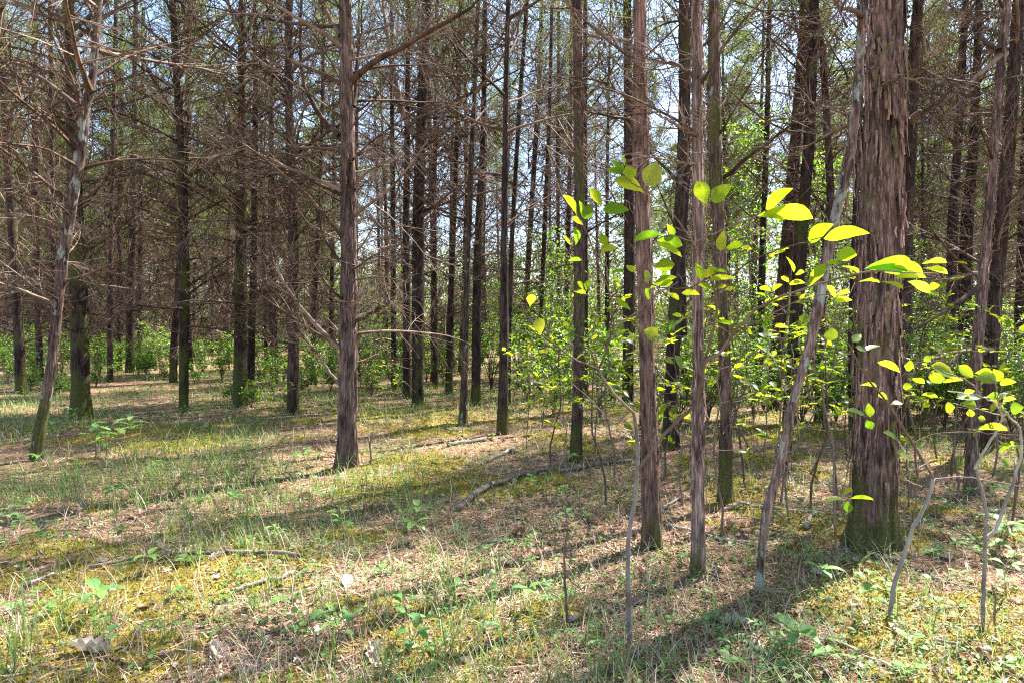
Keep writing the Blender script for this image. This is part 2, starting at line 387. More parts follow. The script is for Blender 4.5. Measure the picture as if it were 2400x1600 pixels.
# ------------------------------------------------------------------ branch prototypes (along +X, 1 m long)
def branch_proto(seed, sub=11, fine=4, bend=0.25, rbase=0.0115):
    r = random.Random(seed); mb = MB()
    def path(p, d, L, n, wob, curl):
        P = [np.array(p, float)]; d = unit(d)
        for k in range(n):
            d = unit(d + np.array([r.gauss(0, wob), r.gauss(0, wob), r.gauss(0, wob) + curl / n]))
            P.append(P[-1] + d * L / n)
        return np.array(P)
    M = path((0, 0, 0), (1, 0, -.06), 1.0, 9, 0.055, bend)
    mb.tube(M, np.linspace(rbase, rbase * 0.22, 10) * np.array([1.35] + [1] * 9), 5)
    for s in range(sub):
        t = 0.12 + 0.86 * (s + r.random()) / sub
        i = t * 9; k = min(int(i), 8); p = M[k] + (M[k + 1] - M[k]) * (i - k)
        d = M[k + 1] - M[k]
        side = (1 if s % 2 else -1)
        a = rad(r.uniform(22, 50)) * side
        c, sn = math.cos(a), math.sin(a)
        d2 = unit((d[0] * c - d[1] * sn, d[0] * sn + d[1] * c, d[2] + r.uniform(-0.25, 0.55)))
        L = r.uniform(0.25, 0.68) * (1.05 - 0.55 * t)
        S = path(p, d2, L, 5, 0.07, 0.30)
        r0 = rbase * (0.46 - 0.2 * t)
        mb.tube(S, np.linspace(r0, r0 * 0.35, 6), 3, False)
        for q in range(fine):
            tt = r.uniform(0.2, 1.0) * 5; kk = min(int(tt), 4)
            pp = S[kk] + (S[kk + 1] - S[kk]) * (tt - kk)
            dd = unit(unit(S[kk + 1] - S[kk]) + np.array([r.uniform(-.6, .6), r.uniform(-.6, .6), r.uniform(-.3, .6)]))
            F = path(pp, dd, L * r.uniform(0.3, 0.65), 3, 0.08, 0.15)
            mb.tube(F, np.linspace(r0 * 0.6, r0 * 0.35, 4), 3, False)
    return mb.arrays()
BR_ARR = [branch_proto(100 + k, sub=9 + k % 4, fine=3, bend=[0.5, 0.25, 0.05, 0.75][k % 4]) for k in range(12)]
BR_ME = [mesh_from('dead_branch', a, TWIG) for a in BR_ARR]
BR_BIG = [mesh_from('dead_branch', branch_proto(180 + k, 9, 3, [0.5, 0.2, 0.8][k % 3], 0.0165), TWIG) for k in range(8)]
STUB_ARR = []
for k in range(4):
    mb = MB(); rr = random.Random(300 + k)
    P = np.cumsum(np.array([[0, 0, 0]] + [[.25, rr.gauss(0, .05), rr.gauss(0.04, .05)] for _ in range(4)]), 0)
    mb.tube(P, [.05, .036, .03, .026, .018], 6); STUB_ARR.append(mb.arrays())
STUB_ME = [mesh_from('branch_stub', a, TWIG) for a in STUB_ARR]

def rot_dir(az, el, roll):
    # +X turned to azimuth az and elevation el, rolled about itself
    cr, sr = math.cos(roll), math.sin(roll)
    Rx = np.array(((1, 0, 0), (0, cr, -sr), (0, sr, cr)))
    ce, se = math.cos(el), math.sin(el)
    Ry = np.array(((ce, 0, -se), (0, 1, 0), (se, 0, ce)))
    return rotz(az) @ Ry @ Rx
def m4(M3, scale, loc):
    M3 = M3 * scale
    return basis(M3[:, 0], M3[:, 1], M3[:, 2], loc)

# ------------------------------------------------------------------ crowns
def spray_tris(P, D, L, W, rs):
    n = len(P)
    D = D / (np.linalg.norm(D, axis=1)[:, None] + 1e-9)
    S = np.cross(D, rs.normal(size=(n, 3))); S /= np.linalg.norm(S, axis=1)[:, None] + 1e-9
    V = np.stack((P - S * W[:, None] * .5, P + S * W[:, None] * .5, P + D * L[:, None]), 1).reshape(-1, 3)
    return V, np.arange(n * 3).reshape(-1, 3)
def crown_proto(seed, zb, zt, rmax, nspray, size=1.0):
    rs = np.random.RandomState(seed); mb = MB()
    nb = 62; per = nspray // nb
    for b in range(nb):
        t = (b + rs.rand()) / nb
        z = zb + (zt - zb) * t ** 0.9
        prof = (1 - t) ** 0.75 * (0.55 + 0.45 * min(1, t / 0.15))
        Lb = rmax * (prof * rs.uniform(0.55, 1.15) + 0.12)
        az = rs.rand() * 6.283; el = rad(rs.uniform(15, 50))
        d = np.array((math.cos(az) * math.cos(el), math.sin(az) * math.cos(el), math.sin(el)))
        nn = int(per * (0.35 + 0.9 * prof))
        # clumps along the bough
        nc = 5
        cc = np.array([d * Lb * q for q in np.linspace(0.45, 1.0, nc)]) + rs.normal(0, 0.09, (nc, 3)) + np.array((0, 0, z))
        ci = rs.randint(0, nc, nn)
        P = cc[ci] + rs.normal(0, 1, (nn, 3)) * np.array((0.13, 0.13, 0.085)) * rs.uniform(.5, 1.1, (nn, 1))
        D = d * 0.8 + rs.normal(0, .55, (nn, 3)) + np.array((0, 0, 0.25))
        V, T = spray_tris(P, D, rs.uniform(0.05, 0.13, nn) * size, rs.uniform(0.010, 0.024, nn) * size, rs)
        mb.add(V, None, T)
    return mb.arrays()
# heights are for a tree about 12 m tall
CROWNS = [mesh_from('crown', crown_proto(500 + k, 6.6 + 0.25 * (k % 4), 12.3, 1.1 + 0.1 * (k % 4), 7500), CEDAR, False) for k in range(7)]

def thick(arr, f):
    return arr
CROWNS_FAR = [mesh_from('crown', crown_proto(560 + k, 3.9 + 0.5 * (k % 4), 12.3, 1.65 + 0.1 * (k % 3), 15000, 1.75), CEDAR, False) for k in range(5)]

def bough_set(seed, n, zlo, zhi, Lr, elr, tilt=0.0):
    r = random.Random(seed); mb = MB()
    for b in range(n):
        t = (b + r.random()) / n; z = zlo + (zhi - zlo) * t
        L = r.uniform(*Lr) * (1.0 if z < 8 else max(.3, 1 - (z - 8) / 6))
        M = rot_dir(r.random() * 6.283, rad(r.uniform(*elr)) + 0.25 * max(0, z - 5) / 5, r.random() * 6.283) * L
        rr = 0.07 * (1 - z / 13.0)
        off = np.array((0, 0, z)) + M[:, 0] / L * rr * 0.5
        mb.merge(r.choice(BR_ARR), M, off)
    return mb.arrays()
LOWTW = [mesh_from('dead_twigs', bough_set(700 + k, 82, 0.7, 11.0, (0.7, 1.9), (-6, 46), 1.5), TWIG) for k in range(6)]
UPTW = [mesh_from('upper_boughs', bough_set(740 + k, 22, 5.5, 11.5, (0.8, 1.6), (15, 50)), TWIG) for k in range(4)]

# ------------------------------------------------------------------ trunks
def trunk_arrays(path, radii, ku, nv, amp, seed, flare=0.25, lobes=0, strip_w=0.022, fine_to=6.0):
    """path (n,3) local, radii at path points; bark relief pressed into the mesh."""
    P = np.asarray(path, float); zs = P[:, 2]
    zt = zs[-1]
    if zt > fine_to + 0.5:
        z = np.concatenate((np.linspace(-0.06, fine_to, nv), np.linspace(fine_to, zt, 14)[1:]))
    else:
        z = np.linspace(-0.06, zt, nv)
    cx = np.interp(z, zs, P[:, 0]); cyy = np.interp(z, zs, P[:, 1]); rr = np.interp(z, zs, radii)
    k = max(3, int(0.25 / max(1e-3, (z[1] - z[0]))))
    ker = np.ones(k) / k
    def smooth(a):
        e = np.r_[np.full(k, a[0]), a, np.full(k, a[-1])]; return np.convolve(e, ker, 'same')[k:-k]
    cx, cyy, rr = smooth(cx), smooth(cyy), smooth(rr)
    rr = rr * (1 + flare * np.exp(-np.clip(z, 0, None) / 0.16))
    th = np.arange(ku) * 2 * math.pi / ku
    TH, Z = np.meshgrid(th, z)
    circ = 2 * math.pi * float(np.mean(radii[:max(2, len(radii) // 2)]))
    ns = max(6, int(circ / strip_w))
    u = TH / (2 * math.pi) * ns
    warp = 1.3 * (vn(TH / 6.2832 * 6, Z * 2.2, seed + 1, 6) - .5) + 0.5 * (vn(TH / 6.2832 * 16, Z * 7, seed + 2, 16) - .5)
    a = vn(u + warp * 1.6, Z * 4.2, seed + 3, ns)
    a = np.clip((a - .5) * 2.6 + .5, 0, 1)
    b = vn(2 * u + warp * 3, Z * 13.0, seed + 4, 2 * ns)
    big = vn(TH / 6.2832 * 5, Z * 1.1, seed + 5, 5) - .5
    disp = amp * (a * 1.0 + 0.45 * b - 1.1)
    rad2 = rr[:, None] * (.92 + 0.13 * big) + disp * np.clip(rr[:, None] / 0.06, .3, 1.2)
    if lobes:
        lob = np.cos(TH * lobes + 1.3 * seed) * .5 + .5 * np.cos(TH * (lobes - 2) + seed)
        rad2 = rad2 * (1 + 0.20 * lob * np.exp(-np.clip(Z, 0, None) / 0.22) + 0.03 * lob)
    X = cx[:, None] + rad2 * np.cos(TH); Y = cyy[:, None] + rad2 * np.sin(TH)
    V = np.stack((X, Y, Z), -1).reshape(-1, 3); n = len(z)
    i = np.arange(n - 1)[:, None] * ku; j = np.arange(ku)[None, :]; j2 = (j + 1) % ku
    Q = np.stack((i + j, i + j2, i + ku + j2, i + ku + j), -1).reshape(-1, 4)
    return (V, Q, np.zeros((0, 3), int)), (z, cx, cyy, rr)

def bark_strip_arr(L, wd, lift, r, seed):
    """a peeling strip: fixed at its top end (0,0,0), hanging down -Z, curling out +Y."""
    rs = np.random.RandomState(seed); n = 7
    t = np.linspace(0, 1, n)
    zz = -L * t; yy = 0.002 + lift * t ** 2.2 + rs.normal(0, .002, n); xx = np.cumsum(rs.normal(0, .004, n))
    ww = wd * (1 - 0.65 * t ** 1.5) * (1 + rs.normal(0, .12, n))
    V = []; th = 0.003
    for q in range(n):
        V += [(xx[q] - ww[q] / 2, yy[q], zz[q]), (xx[q] + ww[q] / 2, yy[q] + rs.normal(0, .003), zz[q]),
              (xx[q] + ww[q] / 2, yy[q] + th, zz[q]), (xx[q] - ww[q] / 2, yy[q] + th + .001, zz[q])]
    Q = []
    for q in range(n - 1):
        for a in range(4):
            b = (a + 1) % 4; Q.append((q * 4 + a, q * 4 + b, q * 4 + 4 + b, q * 4 + 4 + a))
    return np.array(V), np.array(Q), np.zeros((0, 3), int)

# ------------------------------------------------------------------ leaves
def leaf_mesh(kind, mat, fold=0.12, curve=0.18, seed=0):
    rs = np.random.RandomState(seed)
    rows = 9; t = np.linspace(0, 1, rows)
    if kind == 'ovate': wv = np.sin(math.pi * t ** 0.72) ** 0.85
    elif kind == 'obovate': wv = np.sin(math.pi * t ** 1.35) ** 0.8
    elif kind == 'round': wv = np.sin(math.pi * t ** 0.9) ** 0.55
    elif kind == 'lance': wv = np.sin(math.pi * t ** 0.85) ** 1.1
    elif kind == 'lobed': wv = np.sin(math.pi * t ** 1.2) ** 0.6 * np.array([1, .35, .8, .45, 1.05, .5, 1.0, .8, 1])
    else: wv = np.sin(math.pi * t)
    wv = 0.5 * wv; wv[0] = 0.012; wv[-1] = 0.006
    V = []
    for k in range(rows):
        z = curve * math.sin(math.pi * t[k] * 0.9) * 0.5 - curve * 0.5 * t[k] ** 2
        e = rs.normal(0, .02, 2)
        f = fold * wv[k] * 2
        V += [(-wv[k] * (1 + e[0]), t[k], z + f + rs.normal(0, .008)), (0, t[k], z), (wv[k] * (1 + e[1]), t[k], z + f + rs.normal(0, .008))]
    Q = []
    for k in range(rows - 1):
        a = 3 * k
        Q += [(a, a + 1, a + 4, a + 3), (a + 1, a + 2, a + 5, a + 4)]
    return mesh_from('leaf', (np.array(V), np.array(Q), np.zeros((0, 3), int)), mat)
def scatter_leaves(P, D, Nn, L, W):
    """P base, D direction, Nn normal hint (n,3); two folded triangles per leaf plus shared midrib."""
    D = D / (np.linalg.norm(D, axis=1)[:, None] + 1e-9)
    S = np.cross(D, Nn); S /= np.linalg.norm(S, axis=1)[:, None] + 1e-9
    U = np.cross(S, D)
    L = L[:, None]; W = W[:, None]
    V = np.stack((P, P + D * L * .3 + S * W * .42 + U * W * .1, P + D * L * .68 + S * W * .40 + U * W * .08, P + D * L - U * L * .08,
                  P + D * L * .68 - S * W * .40 + U * W * .08, P + D * L * .3 - S * W * .42 + U * W * .1, P + D * L * .5), 1).reshape(-1, 3)
    n = len(P); o = np.arange(n)[:, None] * 7
    Q = np.concatenate((o + np.array([0, 1, 2, 6]), o + np.array([6, 4, 5, 0])), 0)
    T = np.concatenate((o + np.array([2, 3, 6]), o + np.array([6, 3, 4])), 0)
    return V, Q, T

# ------------------------------------------------------------------ the cedars that can be told apart
# (short name, label, [(px, py, width px)...] base first, (moss, lichen, red, light), branches, lowest branch m, detail)
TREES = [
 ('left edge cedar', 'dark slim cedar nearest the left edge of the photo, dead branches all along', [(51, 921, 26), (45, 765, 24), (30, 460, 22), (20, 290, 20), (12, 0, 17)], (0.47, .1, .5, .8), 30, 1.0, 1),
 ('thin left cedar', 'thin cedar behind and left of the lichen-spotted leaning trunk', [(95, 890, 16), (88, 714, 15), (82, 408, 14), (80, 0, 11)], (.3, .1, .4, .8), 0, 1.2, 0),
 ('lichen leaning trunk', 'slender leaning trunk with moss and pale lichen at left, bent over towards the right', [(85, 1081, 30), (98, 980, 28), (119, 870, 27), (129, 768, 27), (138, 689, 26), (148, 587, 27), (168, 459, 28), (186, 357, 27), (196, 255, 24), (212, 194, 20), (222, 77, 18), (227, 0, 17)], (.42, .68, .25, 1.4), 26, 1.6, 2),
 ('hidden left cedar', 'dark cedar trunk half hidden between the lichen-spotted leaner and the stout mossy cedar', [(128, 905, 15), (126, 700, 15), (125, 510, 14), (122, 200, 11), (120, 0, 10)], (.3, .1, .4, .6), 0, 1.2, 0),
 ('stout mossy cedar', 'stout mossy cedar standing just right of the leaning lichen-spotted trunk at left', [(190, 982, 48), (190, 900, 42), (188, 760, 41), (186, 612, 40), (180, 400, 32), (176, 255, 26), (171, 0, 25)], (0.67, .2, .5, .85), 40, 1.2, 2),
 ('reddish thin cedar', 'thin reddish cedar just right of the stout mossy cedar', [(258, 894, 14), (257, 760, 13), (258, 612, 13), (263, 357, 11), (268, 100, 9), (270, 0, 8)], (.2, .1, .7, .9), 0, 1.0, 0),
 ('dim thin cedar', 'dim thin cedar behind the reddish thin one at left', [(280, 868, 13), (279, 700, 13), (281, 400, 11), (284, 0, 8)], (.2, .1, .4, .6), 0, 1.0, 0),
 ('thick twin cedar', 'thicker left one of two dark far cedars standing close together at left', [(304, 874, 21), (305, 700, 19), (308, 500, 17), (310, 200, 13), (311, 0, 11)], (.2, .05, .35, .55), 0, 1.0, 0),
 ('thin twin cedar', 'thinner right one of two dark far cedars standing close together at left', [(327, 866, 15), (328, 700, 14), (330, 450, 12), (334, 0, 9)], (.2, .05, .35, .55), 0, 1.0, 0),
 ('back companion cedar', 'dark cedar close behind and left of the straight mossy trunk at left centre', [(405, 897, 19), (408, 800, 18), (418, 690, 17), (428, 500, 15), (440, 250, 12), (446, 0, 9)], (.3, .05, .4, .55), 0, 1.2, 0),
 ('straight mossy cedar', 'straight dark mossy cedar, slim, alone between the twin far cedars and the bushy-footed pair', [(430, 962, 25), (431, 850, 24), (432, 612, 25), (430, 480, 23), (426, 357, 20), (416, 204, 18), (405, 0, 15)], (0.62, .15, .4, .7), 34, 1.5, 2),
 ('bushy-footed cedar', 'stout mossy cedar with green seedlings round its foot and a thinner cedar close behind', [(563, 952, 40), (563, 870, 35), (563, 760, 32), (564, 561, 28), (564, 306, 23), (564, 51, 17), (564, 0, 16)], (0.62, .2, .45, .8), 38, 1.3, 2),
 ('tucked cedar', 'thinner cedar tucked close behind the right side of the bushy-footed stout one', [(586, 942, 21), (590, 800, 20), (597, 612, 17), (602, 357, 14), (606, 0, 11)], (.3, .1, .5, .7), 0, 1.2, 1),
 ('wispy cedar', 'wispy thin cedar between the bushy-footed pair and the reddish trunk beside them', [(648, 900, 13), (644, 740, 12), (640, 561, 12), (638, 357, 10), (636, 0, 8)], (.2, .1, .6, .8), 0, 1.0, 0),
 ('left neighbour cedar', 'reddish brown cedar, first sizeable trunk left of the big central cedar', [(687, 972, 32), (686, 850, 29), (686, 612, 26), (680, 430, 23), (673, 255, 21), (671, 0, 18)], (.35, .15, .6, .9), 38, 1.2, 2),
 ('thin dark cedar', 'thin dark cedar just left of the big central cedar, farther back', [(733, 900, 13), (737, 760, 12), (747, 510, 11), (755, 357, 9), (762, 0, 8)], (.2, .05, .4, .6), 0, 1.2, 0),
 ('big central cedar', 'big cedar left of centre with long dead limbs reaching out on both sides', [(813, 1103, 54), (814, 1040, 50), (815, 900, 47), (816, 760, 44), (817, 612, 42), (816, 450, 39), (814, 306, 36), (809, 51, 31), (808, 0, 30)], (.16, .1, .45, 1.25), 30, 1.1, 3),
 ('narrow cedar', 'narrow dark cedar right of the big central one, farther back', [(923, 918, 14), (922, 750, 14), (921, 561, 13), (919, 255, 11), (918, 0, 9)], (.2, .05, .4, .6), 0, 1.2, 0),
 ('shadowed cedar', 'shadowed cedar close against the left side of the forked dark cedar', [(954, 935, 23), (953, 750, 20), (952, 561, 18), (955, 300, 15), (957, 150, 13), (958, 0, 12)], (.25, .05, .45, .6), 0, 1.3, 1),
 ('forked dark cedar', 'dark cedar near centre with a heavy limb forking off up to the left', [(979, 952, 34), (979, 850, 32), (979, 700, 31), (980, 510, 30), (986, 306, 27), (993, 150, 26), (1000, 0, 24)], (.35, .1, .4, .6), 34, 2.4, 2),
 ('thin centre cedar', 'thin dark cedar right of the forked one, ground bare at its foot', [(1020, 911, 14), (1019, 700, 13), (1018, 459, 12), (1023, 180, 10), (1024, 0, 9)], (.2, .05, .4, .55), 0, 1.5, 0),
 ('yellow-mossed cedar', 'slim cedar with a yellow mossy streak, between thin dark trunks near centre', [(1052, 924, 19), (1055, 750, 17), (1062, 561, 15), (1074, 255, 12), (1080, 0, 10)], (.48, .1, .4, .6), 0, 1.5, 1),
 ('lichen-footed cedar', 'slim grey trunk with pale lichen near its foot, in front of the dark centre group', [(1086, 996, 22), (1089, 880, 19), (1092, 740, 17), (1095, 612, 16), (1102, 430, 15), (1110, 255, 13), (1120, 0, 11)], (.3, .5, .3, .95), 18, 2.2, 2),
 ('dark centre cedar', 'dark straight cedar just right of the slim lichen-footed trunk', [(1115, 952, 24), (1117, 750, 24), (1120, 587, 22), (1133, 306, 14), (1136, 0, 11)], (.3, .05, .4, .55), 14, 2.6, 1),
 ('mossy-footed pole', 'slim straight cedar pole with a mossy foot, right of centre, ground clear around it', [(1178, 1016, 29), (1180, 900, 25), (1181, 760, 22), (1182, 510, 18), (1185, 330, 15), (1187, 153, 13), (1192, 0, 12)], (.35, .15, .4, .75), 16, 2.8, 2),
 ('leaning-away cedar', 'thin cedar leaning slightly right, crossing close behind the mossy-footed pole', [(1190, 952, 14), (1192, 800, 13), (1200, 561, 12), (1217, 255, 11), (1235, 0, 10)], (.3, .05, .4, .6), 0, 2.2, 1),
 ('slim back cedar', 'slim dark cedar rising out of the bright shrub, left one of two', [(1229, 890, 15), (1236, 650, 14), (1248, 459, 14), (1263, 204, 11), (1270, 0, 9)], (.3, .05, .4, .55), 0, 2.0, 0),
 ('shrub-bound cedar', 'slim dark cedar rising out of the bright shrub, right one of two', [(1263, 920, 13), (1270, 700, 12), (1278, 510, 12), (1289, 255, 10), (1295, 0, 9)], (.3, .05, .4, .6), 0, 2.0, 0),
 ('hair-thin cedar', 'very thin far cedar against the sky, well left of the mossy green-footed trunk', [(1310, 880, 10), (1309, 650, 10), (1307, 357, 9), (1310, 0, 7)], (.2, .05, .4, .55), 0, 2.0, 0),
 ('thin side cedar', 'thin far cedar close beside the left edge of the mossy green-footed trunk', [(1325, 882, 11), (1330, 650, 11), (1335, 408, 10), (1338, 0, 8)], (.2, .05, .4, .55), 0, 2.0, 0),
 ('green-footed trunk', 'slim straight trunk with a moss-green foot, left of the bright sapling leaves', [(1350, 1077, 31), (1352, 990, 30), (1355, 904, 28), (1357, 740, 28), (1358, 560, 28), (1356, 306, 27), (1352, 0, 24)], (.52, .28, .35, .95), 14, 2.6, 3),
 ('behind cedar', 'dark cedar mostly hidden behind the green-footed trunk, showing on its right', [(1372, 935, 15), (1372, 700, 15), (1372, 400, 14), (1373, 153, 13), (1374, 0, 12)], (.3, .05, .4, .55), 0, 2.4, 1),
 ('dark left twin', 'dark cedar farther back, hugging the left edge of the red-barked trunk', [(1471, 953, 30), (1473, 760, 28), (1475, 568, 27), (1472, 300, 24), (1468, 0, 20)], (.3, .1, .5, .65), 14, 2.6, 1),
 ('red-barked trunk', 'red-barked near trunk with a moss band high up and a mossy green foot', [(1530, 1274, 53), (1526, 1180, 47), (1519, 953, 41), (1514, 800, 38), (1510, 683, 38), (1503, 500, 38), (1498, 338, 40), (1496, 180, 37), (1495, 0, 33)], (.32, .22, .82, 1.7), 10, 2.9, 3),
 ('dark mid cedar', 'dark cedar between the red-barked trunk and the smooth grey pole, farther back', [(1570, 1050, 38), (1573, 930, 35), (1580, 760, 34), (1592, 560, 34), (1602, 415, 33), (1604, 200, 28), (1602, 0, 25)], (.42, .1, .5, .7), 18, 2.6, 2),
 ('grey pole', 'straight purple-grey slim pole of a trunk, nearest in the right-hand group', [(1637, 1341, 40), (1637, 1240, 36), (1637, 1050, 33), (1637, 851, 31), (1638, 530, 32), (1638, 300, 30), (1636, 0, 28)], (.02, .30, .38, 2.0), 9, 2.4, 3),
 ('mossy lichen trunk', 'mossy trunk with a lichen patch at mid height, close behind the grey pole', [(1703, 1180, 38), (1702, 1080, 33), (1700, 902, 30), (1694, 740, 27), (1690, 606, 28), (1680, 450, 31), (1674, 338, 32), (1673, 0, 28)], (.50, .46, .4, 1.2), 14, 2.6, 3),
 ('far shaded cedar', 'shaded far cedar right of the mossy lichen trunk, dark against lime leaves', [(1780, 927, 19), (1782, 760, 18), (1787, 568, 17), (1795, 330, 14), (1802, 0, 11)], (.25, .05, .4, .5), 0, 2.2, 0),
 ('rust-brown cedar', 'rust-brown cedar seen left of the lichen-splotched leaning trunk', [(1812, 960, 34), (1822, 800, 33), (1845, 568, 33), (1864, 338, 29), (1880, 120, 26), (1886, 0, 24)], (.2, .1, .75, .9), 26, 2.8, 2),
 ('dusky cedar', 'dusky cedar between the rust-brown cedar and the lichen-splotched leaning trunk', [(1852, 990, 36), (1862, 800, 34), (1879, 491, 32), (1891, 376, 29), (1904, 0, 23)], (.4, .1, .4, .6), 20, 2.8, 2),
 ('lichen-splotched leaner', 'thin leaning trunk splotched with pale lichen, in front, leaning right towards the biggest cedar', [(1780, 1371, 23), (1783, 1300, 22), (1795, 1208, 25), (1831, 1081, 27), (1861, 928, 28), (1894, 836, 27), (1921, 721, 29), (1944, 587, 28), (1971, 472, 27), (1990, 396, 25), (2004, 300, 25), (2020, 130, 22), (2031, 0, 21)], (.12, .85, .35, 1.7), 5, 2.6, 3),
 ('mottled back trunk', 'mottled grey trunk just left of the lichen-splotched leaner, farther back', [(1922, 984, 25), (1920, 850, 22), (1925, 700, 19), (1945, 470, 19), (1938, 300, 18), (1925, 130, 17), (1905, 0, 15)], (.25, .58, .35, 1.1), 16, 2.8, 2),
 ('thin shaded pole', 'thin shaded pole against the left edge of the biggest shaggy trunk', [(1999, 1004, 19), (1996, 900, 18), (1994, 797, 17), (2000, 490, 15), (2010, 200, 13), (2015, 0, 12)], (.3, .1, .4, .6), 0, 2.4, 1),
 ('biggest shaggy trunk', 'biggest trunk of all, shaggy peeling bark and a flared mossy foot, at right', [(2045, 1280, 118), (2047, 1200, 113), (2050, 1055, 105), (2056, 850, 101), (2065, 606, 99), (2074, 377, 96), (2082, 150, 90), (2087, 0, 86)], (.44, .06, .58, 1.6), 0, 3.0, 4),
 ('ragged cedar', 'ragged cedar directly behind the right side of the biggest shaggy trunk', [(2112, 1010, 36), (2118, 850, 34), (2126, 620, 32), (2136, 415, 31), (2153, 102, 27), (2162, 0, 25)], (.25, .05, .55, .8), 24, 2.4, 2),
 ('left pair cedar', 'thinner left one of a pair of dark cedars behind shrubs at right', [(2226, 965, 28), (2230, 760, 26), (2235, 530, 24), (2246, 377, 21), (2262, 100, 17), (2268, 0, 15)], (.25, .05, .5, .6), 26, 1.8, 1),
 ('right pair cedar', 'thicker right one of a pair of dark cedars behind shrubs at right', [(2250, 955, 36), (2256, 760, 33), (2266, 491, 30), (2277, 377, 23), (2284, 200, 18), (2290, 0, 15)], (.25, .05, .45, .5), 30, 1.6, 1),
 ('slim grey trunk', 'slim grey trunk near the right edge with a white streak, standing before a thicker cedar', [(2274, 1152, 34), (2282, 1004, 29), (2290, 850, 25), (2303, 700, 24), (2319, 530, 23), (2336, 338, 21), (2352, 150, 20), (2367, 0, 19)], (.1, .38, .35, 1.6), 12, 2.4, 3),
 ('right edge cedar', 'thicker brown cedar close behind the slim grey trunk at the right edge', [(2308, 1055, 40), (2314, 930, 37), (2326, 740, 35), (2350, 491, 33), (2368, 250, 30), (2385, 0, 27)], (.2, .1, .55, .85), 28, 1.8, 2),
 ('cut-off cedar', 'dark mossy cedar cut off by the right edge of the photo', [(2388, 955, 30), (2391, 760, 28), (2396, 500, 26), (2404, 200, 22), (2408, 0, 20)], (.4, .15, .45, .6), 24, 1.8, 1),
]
LIMBS = {   # heavier limbs the photo shows: (px, py) runs and their width at the trunk
 'big central cedar': [([(822, 192), (850, 160), (890, 140), (985, 88), (1050, 50), (1110, 20), (1150, -30)], 15, -0.5),
                       ([(800, 84), (775, 50), (752, 10), (735, -50)], 15, 0.2),
                       ([(795, 318), (760, 288), (717, 224), (705, 153), (704, 60), (708, -20)], 13, 0.3),
                       ([(795, 815), (763, 788), (729, 751), (699, 714), (668, 672), (640, 610)], 12, -0.3),
                       ([(830, 755), (858, 741), (899, 718), (930, 690)], 9, -0.3),
                       ([(798, 446), (720, 412), (640, 380), (560, 335), (500, 300), (433, 285)], 9, -0.6),
                       ([(828, 250), (836, 180), (845, 90), (852, 0)], 11, 0.25),
                       ([(830, 440), (860, 400), (895, 385), (940, 372)], 8, -0.2),
                       ([(797, 612), (760, 560), (742, 500), (735, 460)], 9, -0.1),
                       ([(800, 905), (770, 870), (735, 812), (700, 770)], 8, 0.2)],
 'forked dark cedar': [([(975, 320), (950, 285), (930, 230), (915, 130), (902, 50), (893, -30)], 17, 0.4),
                       ([(992, 205), (1020, 150), (1060, 95), (1110, 60)], 10, -0.4)],
 'straight mossy cedar': [([(432, 340), (446, 300), (444, 250), (436, 215)], 8, -0.2), ([(412, 200), (350, 225), (290, 245), (215, 262)], 8, -0.4)],
 'stout mossy cedar': [([(194, 485), (245, 423), (275, 378), (268, 310)], 11, -0.3), ([(172, 120), (150, 60), (120, 10)], 12, 0.2)],
 'grey pole': [([(1634, 318), (1600, 300), (1570, 285), (1545, 270)], 11, -0.25), ([(1634, 184), (1600, 160), (1560, 140), (1540, 128)], 8, 0.2),
               ([(1634, 385), (1605, 384), (1585, 383)], 6, -0.1)],
 'red-barked trunk': [([(1488, 246), (1440, 210), (1400, 188), (1350, 180)], 10, -0.2), ([(1480, 98), (1420, 90), (1350, 82)], 9, 0.3),
                      ([(1482, 284), (1440, 275), (1362, 256)], 9, -0.15)],
 'biggest shaggy trunk': [([(2118, 292), (2145, 272), (2170, 258), (2198, 242)], 15, -0.3), ([(2125, 180), (2160, 158), (2178, 140)], 12, -0.1),
                          ([(2045, 215), (2080, 187), (2130, 184), (2220, 186)], 7, -0.4)],
 'slim grey trunk': [([(2345, 130), (2300, 170), (2250, 215), (2200, 245), (2140, 290)], 11, -0.3), ([(2295, 672), (2250, 705), (2190, 745), (2130, 780)], 12, -0.6),
                     ([(2340, 120), (2310, 105), (2288, 70), (2275, 10)], 12, 0.3)],
 'lichen-splotched leaner': [([(2022, 38), (2000, 20), (1975, 22), (1955, 14)], 12, -0.2)],
 'right edge cedar': [([(2318, 830), (2260, 820), (2200, 836), (2130, 860)], 10, -0.6), ([(2330, 640), (2290, 640), (2240, 652), (2180, 660)], 10, -0.4)],
 'mossy lichen trunk': [([(1690, 420), (1750, 375), (1830, 310), (1920, 250)], 10, -0.4)],
 'yellow-mossed cedar': [], 
}
PLACED = []      # x, y, radius of every stem, for spacing
LAND = []        # landmarks for labels: short name, x, y, px at eye height
